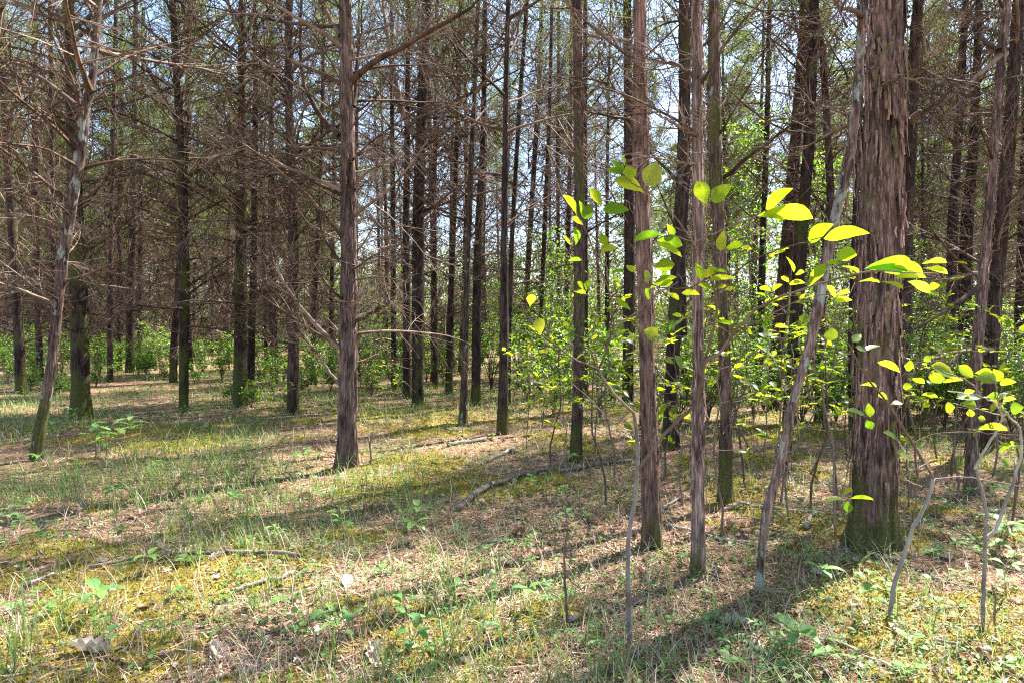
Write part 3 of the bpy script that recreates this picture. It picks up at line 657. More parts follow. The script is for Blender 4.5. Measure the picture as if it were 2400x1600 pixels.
def explicit_limb(root, rootpos, run, w, dY, Y0, mat=TWIG):
    n = len(run)
    W = np.array([np.r_[pt(px, py, Y0 + dY * q / (n - 1)), 0] for q, (px, py) in enumerate(run)])[:, :3] - rootpos
    P = resample(W, 14); P[1:-1] += NR.normal(0, 0.006, (12, 3))
    r0 = 0.5 * w / 1600 * Y0
    mb = MB(); mb.tube(P, np.r_[r0 * 1.25, np.linspace(r0, r0 * 0.3, 13)], 7)
    lo = link('limb', mesh_from('limb', mb.arrays(), mat), root); mb = MB()
    L = np.linalg.norm(np.diff(P, axis=0), axis=1).sum()
    for q in range(int(6 + L * 6)):           # side twigs
        k = R.randint(4, 13); d = unit(P[min(k + 1, 13)] - P[k - 1])
        dd = unit(d + NR.normal(0, .6, 3)); az = math.atan2(dd[1], dd[0]); el = math.asin(max(-1, min(1, dd[2])))
        s = R.uniform(.22, .6)
        mb.merge(R.choice(BR_ARR), rot_dir(az, el, R.random() * 6.28) * s, P[k])
    tag(link('side_twigs', mesh_from('side_twigs', mb.arrays(), mat), lo), kind='stuff')

def build_tree(ti, spec):
    short, label, pts, col, nb, zmin, lvl = spec
    b = gpt(*pts[0][:2]); Y0 = b[1]
    b[2] = gh(b[0], b[1]) - 0.01
    root = link('cedar_tree', None, None, b); root.empty_display_size = 0.3
    tag(root, label, 'tree', 'cedars that can be told apart')
    W = np.array([np.r_[pt(px, py, Y0) - b, 0.5 * wd / 1600 * Y0] for px, py, wd in pts])
    W[0, :3] = 0
    H = R.uniform(11.2, 13.0) if lvl < 3 else R.uniform(10.8, 12.0)
    if short.startswith('lichen-splotched'): H = 7.2
    if short.startswith('lichen leaning'): H = 8.6
    s = W[-1] - W[-3]; s = s / max(1e-3, s[2])
    ztop = W[-1, 2]; rtop = W[-1, 3]
    ext = []
    for q in (0.2, 0.45, 0.7, 1.0):
        dz = (H - ztop) * q
        ext.append(np.r_[W[-1, :2] + s[:2] * dz * (1 - 0.45 * q), ztop + dz, max(0.006, rtop * (1 - 0.93 * q))])
    W = np.vstack((W, ext))
    yl = R.uniform(-.02, .02); W[:, 1] += yl * W[:, 2]
    ku, nv, amp = {0: (12, 40, .004), 1: (18, 90, .006), 2: (28, 190, .008), 3: (56, 420, .0105), 4: (132, 470, .023)}[lvl]
    fine = min(ztop + .3, H - 1)
    arr, prof = trunk_arrays(W[:, :3], W[:, 3], ku, nv, amp, 1000 + ti * 7, flare=.16 if lvl < 4 else .20,
                             lobes=5 if lvl == 4 else (4 if lvl >= 2 else 0), strip_w=.02 if lvl < 4 else .034, fine_to=fine)
    tr = link('trunk', mesh_from('trunk', arr, BARK), root); tr.color = (col[0], col[1], col[2], col[3] * (.62 if lvl < 3 else .88))  # trunks farther back get darker bark: the wood's shade painted into the colour
    z, cx, cyy, rr = prof
    def at(zz):
        return np.array((np.interp(zz, z, cx), np.interp(zz, z, cyy), zz)), float(np.interp(zz, z, rr))
    def shear(z0, z1, zoff, sc=1.0, scz=1.0):
        # leans a set of boughs with the trunk: its axis follows the trunk between z0 and z1
        p0, _ = at(z0); p1, _ = at(z1); k = (p1 - p0) / (z1 - z0); a0 = R.random() * 6.28; c_, s_ = math.cos(a0) * sc, math.sin(a0) * sc
        base = p0 + k * (zoff - z0)
        return basis((c_, s_, 0), (-s_, c_, 0), (k[0] * scz, k[1] * scz, scz), (base[0], base[1], zoff))
    # crown
    sc = R.uniform(.85, 1.05)
    if b[0] > 1.5 and b[1] < 9: sc = .62
    if H > 9:
        link('crown', CROWNS[ti % len(CROWNS)], root, mat4=shear(5.5, H - .5, H - 12.3, sc))
    else:
        link('crown', CROWNS[ti % len(CROWNS)], root, mat4=shear(H * .6, H - .3, H - 12.3 * .45, .6, .45))
    # dead branches
    if lvl == 0:
        tag(link('dead_twigs', LOWTW[ti % len(LOWTW)], root, mat4=shear(1, 8, 0)), kind='stuff')
    else:
        if H > 9: tag(link('upper_boughs', UPTW[ti % len(UPTW)], root, mat4=shear(5, 9.5, H - 12.3)), kind='stuff')
        if nb == 0 and lvl == 1: nb = 12
        nb = int(nb * (1.75 if b[0] < -1.2 else 1.2))
        for q in range(nb):
            zz = zmin + (7.2 - zmin) * ((q + R.random()) / nb) ** 1.05
            p, r0 = at(zz); az = R.random() * 6.283; el = rad(R.uniform(-6, 42)) + 0.04 * zz
            L = R.uniform(.55, 2.1) * (0.78 + 0.06 * zz)
            if lvl >= 3 and b[0] > 0: L *= .5
            M = rot_dir(az, el, R.random() * 6.283)
            link('branch', BR_BIG[R.randrange(8)] if lvl < 3 and b[0] < -1 and R.random() < .45 else BR_ME[R.randrange(12)], root, mat4=m4(M, L, p + M[:, 0] * r0 * .75))
        for q in range({1: 3, 2: 6, 3: 4, 4: 0}[lvl]):
            zz = R.uniform(1.0, 5.0); p, r0 = at(zz); M = rot_dir(R.random() * 6.283, rad(R.uniform(0, 35)), R.random() * 6)
            link('branch_stub', STUB_ME[R.randrange(4)], root, mat4=m4(M, R.uniform(.08, .2) * (.7 if lvl > 2 else 1), p + M[:, 0] * r0 * .7))
    for run, wd, dY in LIMBS.get(short, []):
        explicit_limb(root, b, run, wd, dY, Y0)
    # loose bark
    if lvl >= 3:
        mb = MB(); n = 420 if lvl == 4 else 130
        for q in range(n):
            zz = R.uniform(.5, fine); p, r0 = at(zz); az = R.random() * 6.283
            L = R.uniform(.06, .24) * (1.3 if lvl == 4 else .8); wd = R.uniform(.008, .02) * (1.5 if lvl == 4 else .8)
            a = bark_strip_arr(L, wd, R.uniform(.004, .022), r0, 3000 + ti * 200 + q)
            if R.random() < .35: a = (a[0] * np.array((1, 1, -1)), a[1][:, ::-1], a[2])
            mb.merge(a, rotz(az - math.pi / 2), p + np.array((math.cos(az), math.sin(az), 0)) * (r0 * .95 + amp * .1))
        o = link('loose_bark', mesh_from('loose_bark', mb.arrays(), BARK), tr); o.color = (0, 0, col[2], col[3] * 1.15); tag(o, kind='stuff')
    if lvl == 4:      # the big torn strips that can be picked out
        px_list = [(2062, 110, 24, 100), (2072, 150, 18, 80), (2046, 152, 16, 60), (2085, 178, 22, 110), (2100, 240, 20, 130), (2116, 250, 18, 120), (2092, 300, 16, 90),
                   (2078, 310, 15, 70), (2108, 205, 20, 95), (2066, 190, 15, 75), (2058, 130, 20, 70), (2126, 310, 10, 105), (2095, 120, 20, 90), (2110, 110, 16, 110),
                   (2045, 135, 22, 34), (2088, 255, 18, 80), (2050, 420, 16, 60), (2100, 470, 15, 70), (2060, 700, 15, 80), (2090, 850, 14, 90), (2040, 900, 14, 80), (2070, 980, 14, 90)]
        for q, (px, py, wd, ln) in enumerate(px_list):
            wpt = pt(px, py, Y0) - b; p, r0 = at(wpt[2]); sx = np.clip((wpt[0] - p[0]) / (r0 * 1.05), -.98, .98)
            az = -math.acos(sx)
            a = bark_strip_arr(ln / 1600 * Y0, wd / 1600 * Y0, R.uniform(.01, .045), r0, 5000 + q)
            M = rotz(az - math.pi / 2)
            loc = p + np.array((math.cos(az), math.sin(az), 0)) * (r0 * .96 + .004)
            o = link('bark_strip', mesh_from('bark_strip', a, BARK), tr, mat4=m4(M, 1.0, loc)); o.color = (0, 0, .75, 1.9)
    PLACED.append((b[0], b[1], .9)); xe = np.interp(758, [q[1] for q in pts][::-1], [q[0] for q in pts][::-1])
    LAND.append((short, b[0], b[1], xe))
for ti, sp in enumerate(TREES): build_tree(ti, sp)

# ------------------------------------------------------------------ more cedars farther in
FARTR = []
for k in range(8):
    r = random.Random(900 + k); H = 12.3
    zz = np.linspace(0, H, 9); ph = r.random() * 6
    P = np.stack((0.10 * np.sin(zz * .35 + ph) - .10 * math.sin(ph), 0.08 * np.cos(zz * .3 + ph) - .08 * math.cos(ph), zz), 1)
    rr = np.interp(zz, [0, 1, 8, H], [.098, .088, .05, .008])
    arr, _ = trunk_arrays(P, rr, 10, 26, .006, 1700 + 9 * k, flare=.2, fine_to=8)
    FARTR.append(mesh_from('trunk', arr, BARK))
ORD = ['first', 'second', 'third', 'fourth', 'fifth', 'sixth', 'seventh', 'eighth', 'ninth', 'tenth', 'eleventh', 'twelfth', 'thirteenth', 'fourteenth', 'fifteenth',
       'sixteenth', 'seventeenth', 'eighteenth', 'nineteenth', 'twentieth', 'twenty-first', 'twenty-second', 'twenty-third', 'twenty-fourth', 'twenty-fifth']
far = []
def ok_spot(x, y, gap):
    return all((x - a) ** 2 + (y - c) ** 2 > (gap if r_ > .5 else .8) ** 2 for a, c, r_ in PLACED)
r = random.Random(77); tries = 0
def add_far(x, y, sc):
    far.append((x, y, sc)); PLACED.append((x, y, .9))
while tries < 9000 and len(far) < 128:
    tries += 1
    y = 17.5 + 40 * r.random() ** 0.9; ang = r.uniform(-.80, .80); x = y * ang
    px, _ = to_px(x, y, 1.6)
    lim = 57 if px < 780 else (38 if px < 1480 else 50)
    if y > lim: continue
    if -60 < px < 2460 and ok_spot(x, y, 1.5 + y * .014): add_far(x, y, r.uniform(.85, 1.12))
nview = len(far)
tries = 0
while tries < 4000 and len(far) < nview + 9:      # outside the frame to the right, they shade the floor
    tries += 1
    a = rad(r.uniform(40, 62)); d = r.uniform(10.5, 20); x, y = d * math.sin(a), d * math.cos(a)
    if ok_spot(x, y, 2.0): add_far(x, y, r.uniform(.9, 1.08))
gaps = {}
LS = sorted(LAND, key=lambda q: q[3]); LX = [q[3] for q in LS]
objs = []
for i, (x, y, sc) in enumerate(far):
    rt = link('cedar_tree', None, None, (x, y, gh(x, y) - .02)); rt.scale = (sc, sc, sc); rt.rotation_euler = (0, 0, r.random() * 6.28)
    t = link('trunk', FARTR[i % 8], rt); t.color = (r.uniform(.1, .45), r.uniform(0, .25), r.uniform(.3, .7), r.uniform(.3, .52))  # low lightness puts the deep wood's shade into the bark colour
    g = r.uniform(.8, 1.35); t.scale = (g, g, 1)
    pxx = to_px(x, y, 1.6)[0]; full = y > 21 and not 830 < pxx < 1500
    c = link('crown', CROWNS_FAR[i % 5] if full else CROWNS[(i * 3) % len(CROWNS)], rt); c.rotation_euler = (0, 0, r.random() * 6.28)
    o = link('dead_twigs', LOWTW[(i * 5) % len(LOWTW)], rt); o.rotation_euler = (0, 0, r.random() * 6.28); tag(o, kind='stuff')
    if i < nview:
        px, _ = to_px(x, y, 1.6); k = int(np.searchsorted(LX, px))
        gaps.setdefault(k, []).append((px, y, rt))
    else:
        k = sorted(math.hypot(a, c) for a, c, _ in far[nview:]).index(math.hypot(x, y))
        tag(rt, f'cedar just outside the right edge of the photo, {ORD[k]} nearest the viewer', 'tree', 'cedars outside the right edge')
for k, lst in gaps.items():
    lst.sort(key=lambda q: q[0])
    for q, (px, y, rt) in enumerate(lst):
        how = 'dim far cedar' if y > 30 else 'slim background cedar'
        if k == 0: s = f'left of the {LS[0][0]}'
        elif k == len(LS): s = f'right of the {LS[-1][0]}'
        else: s = f'between the {LS[k-1][0]} and the {LS[k][0]}'
        if len(lst) > 1: s += ', ' + (ORD[q] if q < 25 else 'last') + ' from left'
        tag(rt, f'{how} {s}', 'tree', 'cedars deeper in the wood')

# ------------------------------------------------------------------ the far edge of the wood, one green mass
def distant():
    rs = np.random.RandomState(5); hi = MB(); lo = MB()
    for k in range(1500):
        a = rs.uniform(-.88, .88) if k % 3 else rs.uniform(-.88, -.22); px = 1200 + 1600 * a
        y = rs.uniform(44, 70) if px < 800 or px > 1500 else rs.uniform(44, 66)
        hmax = 13 if px < 780 else (7.0 if px < 1480 else 11)
        low = k % 5 < 2
        h = (3.2 if low else hmax) * rs.rand() ** (1.0 if low else .9)
        c = np.array((a * y, y, gh(a * y, y) + h)); n = 210
        P = c + rs.normal(0, 1, (n, 3)) * np.array((1.2, 1.0, .7)); P[:, 2] = np.maximum(P[:, 2], .1)
        D = rs.normal(0, 1, (n, 3))
        V, T = spray_tris(P, D, rs.uniform(.18, .4, n), rs.uniform(.08, .17, n), rs); (lo if low and px > 820 else hi).add(V, None, T)
    tag(link('distant_woods', mesh_from('distant_woods', hi.arrays(), CEDAR, False)), 'dim green mass of distant cedars at the far edge of the wood', 'foliage', kind='stuff')
    tag(link('distant_brush', mesh_from('distant_brush', lo.arrays(), LEAF_SHRUB, False)), 'green mass of distant low brush behind the far trunks', 'foliage', kind='stuff')
distant()

# ------------------------------------------------------------------ shrubs and young broadleaf trees
def shrub_proto(seed, H, Wd, nst, per, leaf=(.045, .085)):
    rs = np.random.RandomState(seed); st = MB(); lf = MB()
    for s in range(nst):
        az = rs.rand() * 6.283; out = rs.uniform(.15, 1) * Wd * .5; hh = H * rs.uniform(.55, 1.0)
        t = np.linspace(0, 1, 8)
        P = np.stack((math.cos(az) * out * t ** 1.4, math.sin(az) * out * t ** 1.4, hh * t ** .85), 1); P[1:] += rs.normal(0, .025, (7, 3))
        st.tube(P, np.linspace(.009, .002, 8) * (H / 1.5) ** .7, 4, False)
        for q in range(7):
            k = rs.randint(2, 8); p = P[k]; d = np.array((rs.normal(), rs.normal(), rs.uniform(.0, .6))); d = unit(d)
            L = rs.uniform(.2, .55) * (H / 1.7) ** .6; n = 5
            B = p + d * L * np.linspace(0, 1, n)[:, None]; B[1:] += rs.normal(0, .015, (n - 1, 3))
            st.tube(B, np.linspace(.004, .0012, n), 3, False)
            m = per
            tt = rs.uniform(.1, 1.05, m)
            PP = p + d * L * tt[:, None] + rs.normal(0, .03, (m, 3))
            D = d * .7 + rs.normal(0, .75, (m, 3)); D[:, 2] -= .05
            Nn = np.array((0, 0, 1.0)) + rs.normal(0, .35, (m, 3))
            ll = rs.uniform(*leaf, m)
            lf.add(*scatter_leaves(PP, D, Nn, ll, ll * rs.uniform(.45, .62, m)))
    return mesh_from('stems', st.arrays(), SAPTWIG), mesh_from('foliage', lf.arrays(), LEAF_SHRUB, False)
SHRUBS = [shrub_proto(11, 1.0, 1.3, 8, 10), shrub_proto(12, 1.5, 1.5, 9, 11), shrub_proto(13, 1.2, 1.0, 7, 9, (.05, .10)), shrub_proto(14, 2.4, 1.7, 12, 13), shrub_proto(15, .6, .8, 6, 8, (.04, .08))]
def near_land(x, y, view=True):
    return min(LAND, key=lambda q: (q[1] - x) ** 2 + (q[2] - y) ** 2)
COUNT = {}
PENDING = []
def auto_label(o, desc, x, y, cat, group):
    s, lx, ly, _ = near_land(x, y)
    dx, dy = x - lx, y - ly
    side = ('right of' if dx > 0 else 'left of') if abs(dx) > abs(dy) * .7 else ('behind' if dy > 0 else 'in front of')
    o['category'] = cat; o['group'] = group
    COUNT.setdefault((desc, side, s), []).append((math.hypot(dx, dy), o))
def flush_labels():
    for (desc, side, s), lst in COUNT.items():
        lst.sort(key=lambda q: q[0])
        for k, (d, o) in enumerate(lst):
            l = f'{desc} {side} the {s}'
            if len(lst) > 1: l += ', nearest to it' if k == 0 else (f', {ORD[k]} nearest' if k < 25 else ', farthest away')
            o['label'] = l
def put_shrub(px, py, k, sc, desc):
    g = gpt(px, py); x, y = g[0], g[1]
    rt = link('shrub', None, None, (x, y, gh(x, y) - .02)); rt.scale = (sc, sc, sc); rt.rotation_euler = (0, 0, R.random() * 6.28)
    link('stems', SHRUBS[k][0], rt); link('foliage', SHRUBS[k][1], rt)
    if desc: auto_label(rt, desc, x, y, 'shrub', 'leafy shrubs under the cedars')
    return rt
# the bright shrub mass right of centre
for px, py, k, sc in [(1150, 915, 3, .9), (1215, 905, 3, 1.15), (1265, 935, 3, 1.1), (1300, 915, 3, 1.25), (1335, 950, 1, 1.2), (1400, 925, 3, 1.1), (1440, 945, 1, 1.2), (1240, 960, 1, 1.0), (1295, 975, 2, 1.1), (1405, 985, 2, 1.2)]:
    put_shrub(px, py, k, sc, 'bright green shrub')
# shrubs between the right-hand trunks
for px, py, k, sc in [(1610, 930, 1, 1.2), (1680, 940, 3, .9), (1740, 930, 3, 1.0), (1790, 960, 1, 1.2), (1850, 925, 3, 1.0), (1900, 955, 1, 1.2), (1950, 930, 3, .9), (2140, 950, 1, 1.25), (2185, 935, 3, .85), (2200, 975, 1, 1.2),
                      (2240, 985, 2, 1.3), (2290, 950, 3, .9), (2345, 985, 1, 1.2), (2385, 940, 3, .95), (1545, 950, 1, 1.0), (2160, 1000, 2, 1.3), (2370, 1010, 2, 1.2), (2120, 975, 1, 1.3), (2215, 1005, 1, 1.25), (2265, 1015, 1, 1.2), (2320, 1020, 1, 1.15), (2360, 970, 3, .85), (2180, 960, 3, .8), (2395, 1030, 1, 1.1), (1660, 985, 1, 1.2), (1720, 1000, 1, 1.15), (1765, 985, 3, .7), (1880, 1000, 1, 1.2), (1960, 985, 1, 1.2), (1595, 1000, 1, 1.1), (1930, 1010, 2, 1.2)]:
    put_shrub(px, py, k, sc, 'leafy green shrub')
# low thickets at left and centre
for px, py, k, sc in [(20, 900, 1, .9), (75, 915, 0, .9), (140, 935, 4, 1.1), (225, 905, 0, .8), (345, 872, 1, .9), (375, 868, 3, .9), (385, 890, 0, .7), (475, 880, 0, .8), (520, 893, 1, .8), (545, 948, 4, .9), (590, 955, 4, 1.0), (610, 905, 1, .9), (640, 915, 0, 1.1), (665, 895, 1, .9), (710, 925, 0, 1.1), (690, 965, 4, .9),
                      (740, 905, 1, 1.0), (775, 915, 0, 1.0), (860, 905, 1, 1.1), (890, 895, 3, .7), (920, 910, 1, 1.1), (945, 925, 0, 1.0), (870, 925, 0, .9), (1000, 895, 1, .9), (1040, 898, 0, 1.0), (1085, 900, 1, .9), (350, 885, 4, 1.3), (455, 900, 4, 1.0)]:
    put_shrub(px, py, k, sc, 'low green shrub')

rq = random.Random(31); nq = 0; sgap = {}
while nq < 125:      # dim thickets farther in
    y = rq.uniform(20, 40); x = y * (rq.uniform(-.78, .78) if nq % 5 < 2 else rq.uniform(-.78, .0)); px, py = to_px(x, y, 0)
    if 1100 < px < 1500 and y < 24: continue
    o = put_shrub(px, py, rq.choice((0, 1, 1, 3)) if px > 820 else rq.choice((0, 4, 0, 1)), rq.uniform(1.1, 1.7) if px > 820 else rq.uniform(.9, 1.35), None); nq += 1
    sgap.setdefault(int(np.searchsorted(LX, px)), []).append((px, o))
for k, lst in sgap.items():
    lst.sort(key=lambda q: q[0])
    for q, (px, o) in enumerate(lst):
        if k == 0: t = f'left of the {LS[0][0]}'
        elif k == len(LS): t = f'right of the {LS[-1][0]}'
        else: t = f'between the {LS[k-1][0]} and the {LS[k][0]}'
        if len(lst) > 1: t += ', ' + (ORD[q] if q < 25 else 'last') + ' from left'
        tag(o, f'far dim shrub {t}', 'shrub', 'leafy shrubs under the cedars')

def young_proto(seed, H, zb, Wd, nb, per):
    rs = np.random.RandomState(seed); st = MB(); lf = MB()
    t = np.linspace(0, 1, 12); P = np.stack((.12 * np.sin(t * 4 + seed), .1 * np.cos(t * 3 + seed) - .1 * math.cos(seed), H * t), 1); P[0, 0] = 0
    st.tube(P, np.linspace(.035, .006, 12), 8)
    for b in range(nb):
        z = zb + (H - zb) * (b + rs.rand()) / nb; p = np.array([np.interp(z, P[:, 2], P[:, q]) for q in range(3)])
        az = rs.rand() * 6.283; el = rad(rs.uniform(0, 35)); L = Wd * .5 * rs.uniform(.5, 1.1) * (1.1 - .5 * (z - zb) / (H - zb))
        d = np.array((math.cos(az) * math.cos(el), math.sin(az) * math.cos(el), math.sin(el)))
        B = p + d * L * np.linspace(0, 1, 6)[:, None]; B[1:] += rs.normal(0, .04, (5, 3)); st.tube(B, np.linspace(.012, .003, 6), 4, False)
        PP = p + d * L * rs.uniform(.2, 1.1, per)[:, None] + rs.normal(0, .16, (per, 3)) * np.array((1, 1, .5))
        D = d * .5 + rs.normal(0, .8, (per, 3)); Nn = np.array((0, 0, 1.0)) + rs.normal(0, .3, (per, 3)); ll = rs.uniform(.06, .11, per)
        lf.add(*scatter_leaves(PP, D, Nn, ll, ll * rs.uniform(.5, .7, per)))
    return mesh_from('trunk', st.arrays(), SAPBARK), mesh_from('crown', lf.arrays(), LEAF_SHRUB, False)
YOUNG = [young_proto(21, 6.2, 1.8, 2.6, 40, 60), young_proto(22, 4.2, .8, 2.2, 30, 55)]
for px, py, k, sc, lab in [(1765, 925, 0, 1.0, 'young lime-leaved tree glowing between the mossy lichen trunk and the rust-brown cedar'),
                           (1905, 915, 0, .9, 'young lime-leaved tree behind the lichen-splotched leaner'),
                           (1290, 892, 1, 1.0, 'young green tree standing in the bright shrubs right of centre'),
                           (1185, 885, 1, .85, 'young green tree behind the mossy-footed pole'),
                           (2110, 905, 1, .9, 'young green tree behind the biggest shaggy trunk')]:
    g = gpt(px, py); rt = link('young_tree', None, None, (g[0], g[1], gh(g[0], g[1]) - .02)); rt.scale = (sc,) * 3; rt.rotation_euler = (0, 0, R.random() * 6)
    link('trunk', YOUNG[k][0], rt); link('crown', YOUNG[k][1], rt); tag(rt, lab, 'tree', 'young broadleaf trees')

# ------------------------------------------------------------------ foreground saplings with every leaf in its place
LEAVES = [leaf_mesh(k, LEAF_SAP, f, c, 40 + i) for i, (k, f, c) in enumerate([('ovate', .07, .06), ('obovate', .09, .10), ('ovate', .12, .03), ('obovate', .05, .14)])]
def place_leaf(root, rb, bx, by, tx, ty, wpx, Y, mesh=None, dY=0.0):
    P0 = pt(bx, by, Y); P1 = pt(tx, ty, Y + dY); ax = P1 - P0; Ln = np.linalg.norm(ax); ya = ax / Ln
    wt = Ln * R.uniform(.52, .66); wa = 1.15 * wpx / 1600 * Y
    if wa > wt: wt = wa
    ca = min(.97, max(.12, wa / wt))
    vd = unit(P0 - np.array((0, 0, CAM_H))); n0 = -(vd - ya * np.dot(vd, ya)); n0 = unit(n0)
    up = np.cross(ya, n0); phi = math.acos(ca)
    c1 = n0 * math.cos(phi) + up * math.sin(phi); c2 = n0 * math.cos(phi) - up * math.sin(phi)
    under = P0[2] > CAM_H - .03 or R.random() < .6
    za = (c1 if c1[2] < c2[2] else c2) if under else (c1 if c1[2] > c2[2] else c2)
    if za[2] < 0: za = -za
    xa = np.cross(ya, za)
    return link('leaf', mesh or LEAVES[R.randrange(4)], root, mat4=basis(xa * wt, ya * Ln, za * Ln, P0 - rb))
def stem_run(root, rb, run, w0, w1, name, mat, jit=.003):
    """run of (px, py, Y); widths in px of the photo"""
    P = np.array([pt(px, py, Y) - rb for px, py, Y in run]); Ys = np.array([q[2] for q in run]).mean()
    n = max(8, len(run) * 4); P = resample(P, n); P[1:-1] += NR.normal(0, jit, (n - 2, 3))
    mb = MB(); mb.tube(P, np.linspace(w0, w1, n) * .5 / 1600 * Ys, 7)
    return link(name, mesh_from(name, mb.arrays(), mat), root)

def sapling_main():
    g = gpt(1476, 1504); rb = g.copy(); rb[2] = gh(g[0], g[1]); Y = g[1]
    rt = link('sapling', None, None, rb); tag(rt, 'near sapling with a thin grey stem and glowing yellow-green leaves before the red-barked trunk', 'sapling')
    stem_run(rt, rb, [(1476, 1506, Y), (1473, 1400, Y), (1472, 1259, Y), (1482, 1200, Y), (1491, 1157, Y), (1494, 1030, Y), (1486, 968, Y)], 13, 9, 'stem', SAPBARK, .0015)
    B = [  # runs: branch list with depth
      ([(1486, 968, Y), (1440, 925, Y), (1402, 866, Y - .05), (1395, 820, Y - .1)], 8, 3),
      ([(1402, 866, Y), (1440, 770, Y - .1), (1430, 690, Y - .2), (1395, 600, Y - .25), (1366, 520, Y - .3), (1345, 495, Y - .3)], 5, 2),
      ([(1402, 866, Y), (1345, 840, Y - .1), (1290, 800, Y - .2), (1266, 784, Y - .25), (1230, 730, Y - .3), (1211, 694, Y - .35)], 5, 2),
      ([(1494, 1100, Y), (1530, 1050, Y), (1580, 989, Y), (1632, 948, Y - .05), (1655, 836, Y - .1), (1674, 759, Y - .15), (1682, 694, Y - .2), (1660, 640, Y - .25), (1625, 568, Y - .3), (1575, 499, Y - .35), (1512, 447, Y - .4)], 10, 2.4),
      ([(1625, 568, Y - .3), (1690, 540, Y - .4), (1760, 512, Y - .55), (1796, 494, Y - .65)], 4.5, 2),
      ([(1640, 600, Y - .28), (1660, 540, Y - .3), (1672, 490, Y - .35), (1660, 474, Y - .36)], 3.5, 1.8),
      ([(1684, 683, Y - .2), (1745, 617, Y - .3), (1810, 590, Y - .45), (1887, 568, Y - .65), (1930, 556, Y - .75)], 5, 2),
      ([(1650, 850, Y - .1), (1688, 830, Y - .12), (1715, 786, Y - .2), (1768, 725, Y - .35), (1830, 694, Y - .5), (1944, 660, Y - .75), (2025, 634, Y - .9), (2120, 640, Y - 1.05), (2200, 640, Y - 1.1)], 9, 2.4),
      ([(1625, 568, Y - .3), (1590, 555, Y - .35), (1540, 552, Y - .4)], 4, 2),
      ([(1660, 650, Y - .22), (1610, 680, Y - .25), (1540, 672, Y - .3), (1500, 660, Y - .35)], 4, 2),
      ([(1440, 770, Y - .1), (1490, 735, Y - .1), (1540, 690, Y - .1), (1590, 660, Y - .1)], 3.5, 1.6),
      ([(1425, 660, Y - .2), (1420, 600, Y - .22), (1410, 580, Y - .25)], 3, 1.6),
      ([(1395, 600, Y - .25), (1405, 520, Y - .3), (1412, 490, Y - .3)], 3, 1.6),
      ([(1512, 447, Y - .4), (1480, 430, Y - .42), (1458, 405, Y - .45)], 3, 1.6),
      ([(1674, 759, Y - .15), (1730, 790, Y - .2), (1760, 760, Y - .25)], 3, 1.6),
      ([(1720, 780, Y - .2), (1800, 740, Y - .3), (1880, 700, Y - .35), (1940, 690, Y - .4)], 3.5, 1.6),
      ([(1640, 600, Y - .28), (1690, 592, Y - .3)], 3, 1.6),
      ([(1430, 690, Y - .15), (1370, 690, Y - .2)], 3, 1.6),
      ([(1480, 960, Y), (1440, 1000, Y), (1380, 930, Y), (1330, 890, Y)], 4, 1.8)]
    for run, a, b in B: stem_run(rt, rb, run, a, b, 'branch', SAPTWIG, .002)
    Lf = [(1514, 436, 1541, 380, 42), (1510, 453, 1440, 418, 27), (1481, 421, 1468, 388, 27), (1460, 407, 1430, 374, 12), (1464, 388, 1457, 366, 7), (1460, 409, 1421, 396, 15),
          (1353, 509, 1320, 456, 14), (1368, 512, 1358, 470, 12), (1370, 514, 1388, 477, 23), (1410, 487, 1383, 441, 19), (1414, 492, 1475, 493, 25), (1366, 528, 1341, 509, 12), (1349, 575, 1349, 532, 16),
          (1338, 574, 1319, 552, 8), (1363, 610, 1331, 612, 9), (1420, 575, 1407, 547, 19), (1407, 585, 1448, 580, 15), (1556, 551, 1484, 564, 18), (1537, 560, 1600, 575, 27), (1579, 554, 1563, 525, 14),
          (1537, 572, 1599, 603, 14), (1530, 625, 1582, 620, 29), (1489, 639, 1467, 622, 13), (1514, 667, 1516, 632, 15), (1462, 637, 1432, 637, 8), (1521, 679, 1584, 647, 14), (1546, 671, 1577, 661, 14),
          (1514, 675, 1521, 703, 12), (1445, 706, 1478, 726, 11), (1541, 788, 1508, 774, 29), (1539, 792, 1566, 795, 8), (1242, 718, 1249, 689, 20), (1267, 786, 1263, 744, 26),
          (1655, 482, 1635, 425, 34), (1668, 472, 1716, 433, 31), (1690, 589, 1697, 540, 21), (1700, 583, 1742, 573, 16), (1734, 581, 1762, 583, 9), (1642, 656, 1630, 615, 16), (1646, 652, 1681, 628, 18),
          (1661, 660, 1726, 653, 12), (1674, 637, 1702, 638, 7), (1598, 687, 1642, 690, 13), (1563, 687, 1592, 702, 10), (1636, 668, 1672, 677, 10), (1680, 676, 1703, 670, 10), (1697, 680, 1722, 677, 9),
          (1678, 754, 1713, 759, 9), (1344, 683, 1374, 688, 10), (1374, 683, 1381, 656, 13), (1368, 680, 1354, 659, 10), (1583, 832, 1597, 864, 12), (1560, 840, 1579, 852, 9)]
    for a in Lf: place_leaf(rt, rb, *a, Y - .3, dY=R.uniform(-.03, .03))
